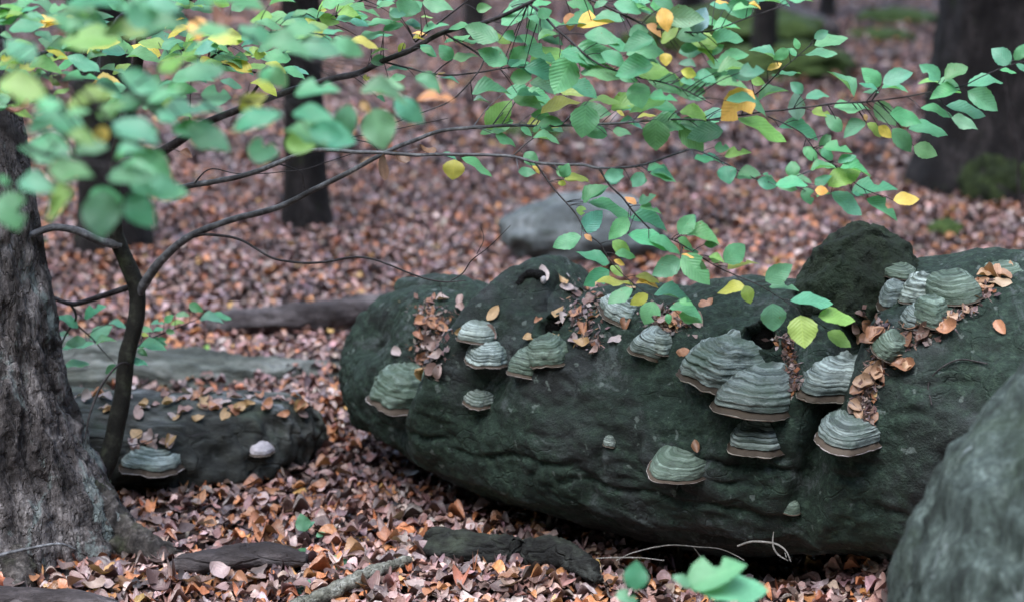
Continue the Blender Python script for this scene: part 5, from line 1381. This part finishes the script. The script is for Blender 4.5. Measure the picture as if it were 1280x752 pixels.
# ------------------------------------------------------------------ dead leaves caught on the trunk
LOOSE = {}
def patch(label, group, spots, bvh, size=(0.028, 0.048), cols=None, n_each=1, spread=6):
    for (px, py) in spots:
        for _ in range(n_each):
            p, n = hit(bvh, px + rng.normal(0, spread), py + rng.normal(0, spread * 0.8))
            if p is None: continue
            n = n + np.array([0, 0, 0.35]) + rng.normal(0, 0.15, 3); n /= np.linalg.norm(n)
            y = rng.normal(size=3); y -= n * y.dot(n); y /= np.linalg.norm(y)
            fr = np.stack([np.cross(y, n), y, n], -1)
            L = rng.uniform(*size)
            c = PAL[rng.choice([0, 1, 2, 3, 3, 4, 7, 8])] * rng.lognormal(0.05, 0.2) if cols is None else np.array(cols[rng.integers(0, len(cols))]) * rng.lognormal(0, 0.15)
            c = c * min(1, 0.38 / c.max())
            hue = 'yellowish' if c[1] > 0.55 * c[0] and c[2] < 0.5 * c[1] else 'pale pinkish' if c[0] > 0.3 and c[2] > 0.5 * c[0] else 'orange-brown' if c[2] < 0.42 * c[0] and c[0] > 0.2 else 'dull brown'
            big = 'small ' if L < size[0] + 0.35 * (size[1] - size[0]) else ''
            lab = label if len(spots) == 1 else big + hue + ' ' + label
            o = link("dry_leaf", DEAD_MESH[rng.integers(0, len(DEAD_MESH))], None, label=lab, category="leaf", group=group)
            rel = p - CAM
            LOOSE.setdefault(lab, []).append((rel.dot(RV) / rel.dot(FV), o))
            o.matrix_basis = mat_of(p + n * 0.005 - y * L * 0.5, fr, L * rng.uniform(0.5, 0.7), L, L)
            o.color = (*[float(min(1, k)) for k in c], 1)
patch("leaf in the hollow at the trunk's broken end", "dry leaves in the hollow at the broken end",
      [(533, 378), (545, 385), (552, 375), (535, 395), (528, 405), (522, 418), (540, 408), (548, 400), (560, 390), (556, 425), (548, 415), (530, 440), (540, 447), (527, 455), (545, 460), (520, 468), (555, 448), (565, 375), (516, 430), (572, 410),
       (537, 425), (528, 432), (520, 480), (612, 405), (618, 398), (560, 440), (543, 432)], LOG, spread=8)
patch("leaf on the crest behind the limb stub", "dry leaves on the trunk crest",
      [(705, 358), (720, 352), (730, 358), (742, 372), (728, 378), (715, 372), (735, 385), (725, 395), (708, 398), (718, 410), (728, 405), (740, 430), (735, 438), (745, 436), (722, 418), (712, 388), (700, 348), (752, 365), (767, 410), (775, 408), (715, 425),
       (662, 415), (668, 420), (788, 372), (800, 365), (812, 395), (846, 408), (850, 412), (845, 395), (856, 400), (848, 422), (880, 388)], LOG, spread=10)
patch("leaf in the crevice right of the big brackets", "dry leaves in the crevice",
      [(1078, 408), (1085, 415), (1092, 402), (1070, 415), (1088, 395), (1080, 425), (1098, 412), (1140, 412), (1148, 420), (1135, 430), (1155, 408), (1128, 438), (1120, 445), (1112, 455), (1128, 452), (1098, 462), (1092, 470), (1085, 478), (1080, 488), (1088, 485),
       (1076, 500), (1070, 506), (1082, 522), (1086, 530), (1178, 404), (1188, 400), (1195, 392), (1200, 385), (1108, 470), (1116, 440)], LOG, size=(0.028, 0.05), cols=[(0.30, 0.13, 0.06), (0.2, 0.09, 0.045), (0.34, 0.2, 0.12), (0.14, 0.08, 0.06)], spread=6)
patch("leaf on the crest by the pale green fungus", "dry leaves heaped on the crest",
      [(1218, 362), (1232, 345), (1240, 352), (1250, 348), (1258, 344), (1245, 340), (1236, 358), (1228, 350), (1252, 356), (1222, 372)], LOG, cols=[(0.42, 0.24, 0.12), (0.32, 0.17, 0.09), (0.5, 0.34, 0.2)], spread=3)
patch("orange-brown leaf lying alone on the bare upper bark beside the boulder", "single leaves on bare bark", [(1250, 410)], LOG, cols=[(0.42, 0.17, 0.07)], spread=1)
patch("small tan leaf lying alone on the bark below the dry crevice", "single leaves on bare bark", [(1137, 457)], LOG, cols=[(0.42, 0.24, 0.12)], size=(0.03, 0.035), spread=1)
patch("brown leaf stuck to the low grey-green bracket", "single leaves on bare bark", [(871, 558)], LOG, cols=[(0.2, 0.09, 0.04)], spread=1)
patch("leaf on the rotting log", "dry leaves on the rotting log",
      [(100, 505), (120, 498), (150, 502), (180, 505), (200, 495), (220, 500), (240, 498), (260, 505), (280, 495), (300, 500), (320, 492), (340, 498), (360, 490), (380, 500), (400, 495), (130, 508), (210, 508), (250, 490), (290, 508), (330, 505), (185, 545), (190, 552), (200, 548),
       (175, 555), (235, 508), (370, 505), (348, 508), (310, 508), (160, 495), (270, 500)], DEC, spread=9, n_each=3)

# crumbs of bark, bud scales and needles gathered in the hollows of the trunk
def debris(lines, n, bvh):
    V, Fc, Cc = [], [], []
    v0, f0 = leaf_template(1)
    k = 0
    while k < n:
        ln = lines[rng.integers(0, len(lines))]
        t = rng.uniform(0, 1); i = min(int(t * (len(ln) - 1)), len(ln) - 2); t = t * (len(ln) - 1) - i
        a, b = ln[i], ln[i + 1]
        sdv = a[2] * (1 - t) + b[2] * t
        p, nn_ = hit(bvh, a[0] * (1 - t) + b[0] * t + rng.normal(0, sdv), a[1] * (1 - t) + b[1] * t + rng.normal(0, sdv * 0.7))
        k += 1
        if p is None: continue
        nn_ = nn_ + rng.normal(0, 0.5, 3); nn_ /= np.linalg.norm(nn_)
        y = rng.normal(size=3); y -= nn_ * y.dot(nn_); y /= np.linalg.norm(y)
        L = rng.uniform(0.008, 0.022); W_ = L * rng.choice([0.12, 0.2, 0.5, 0.7])
        fr = np.stack([np.cross(y, nn_), y, nn_], -1)
        v = (v0 * np.array([W_, L, L])) @ fr.T + p + nn_ * rng.uniform(0.001, 0.006)
        Fc.append(f0 + len(V) * len(v0)); V.append(v)
        c = dead_colors(1)[0] * 0.62
        Cc.append(np.repeat(c[None], len(v0), 0))
    return np.vstack(V), np.vstack(Fc), np.vstack(Cc)
v, f, c = debris([[(1092, 405, 8), (1105, 432, 8), (1100, 455, 7), (1088, 480, 6), (1078, 505, 5), (1085, 530, 4)], [(1085, 400, 10), (1130, 430, 9), (1165, 410, 7), (1200, 390, 6), (1235, 360, 8)], [(975, 420, 5), (990, 455, 5), (988, 490, 4)],
                  [(530, 385, 9), (545, 400, 12), (535, 430, 11), (530, 460, 9)], [(720, 355, 14), (735, 385, 14), (725, 410, 12), (745, 435, 8)], [(820, 400, 14), (850, 405, 9)]], 2800, LOG)
link("bark_debris", build_mesh("bark_debris", v, f, M['litter'], colors=c), None, kind="stuff", label="reddish brown crumbs of bark and needles in the hollows of the big trunk", category="debris")

ORD = "first second third fourth fifth sixth seventh eighth ninth tenth eleventh twelfth thirteenth fourteenth fifteenth sixteenth seventeenth eighteenth nineteenth twentieth".split()
for lab, items in LOOSE.items():
    items.sort(key=lambda t: t[0])
    for k, (_, o) in enumerate(items):
        if len(items) == 2: o["label"] = lab + (", leftmost of two" if k == 0 else ", rightmost of two")
        elif len(items) > 2 and k < 20: o["label"] = lab + ", " + ORD[k] + " from the left"
        elif len(items) > 2: o["label"] = lab + ", " + ORD[min(19, len(items) - 1 - k)] + " from the right"
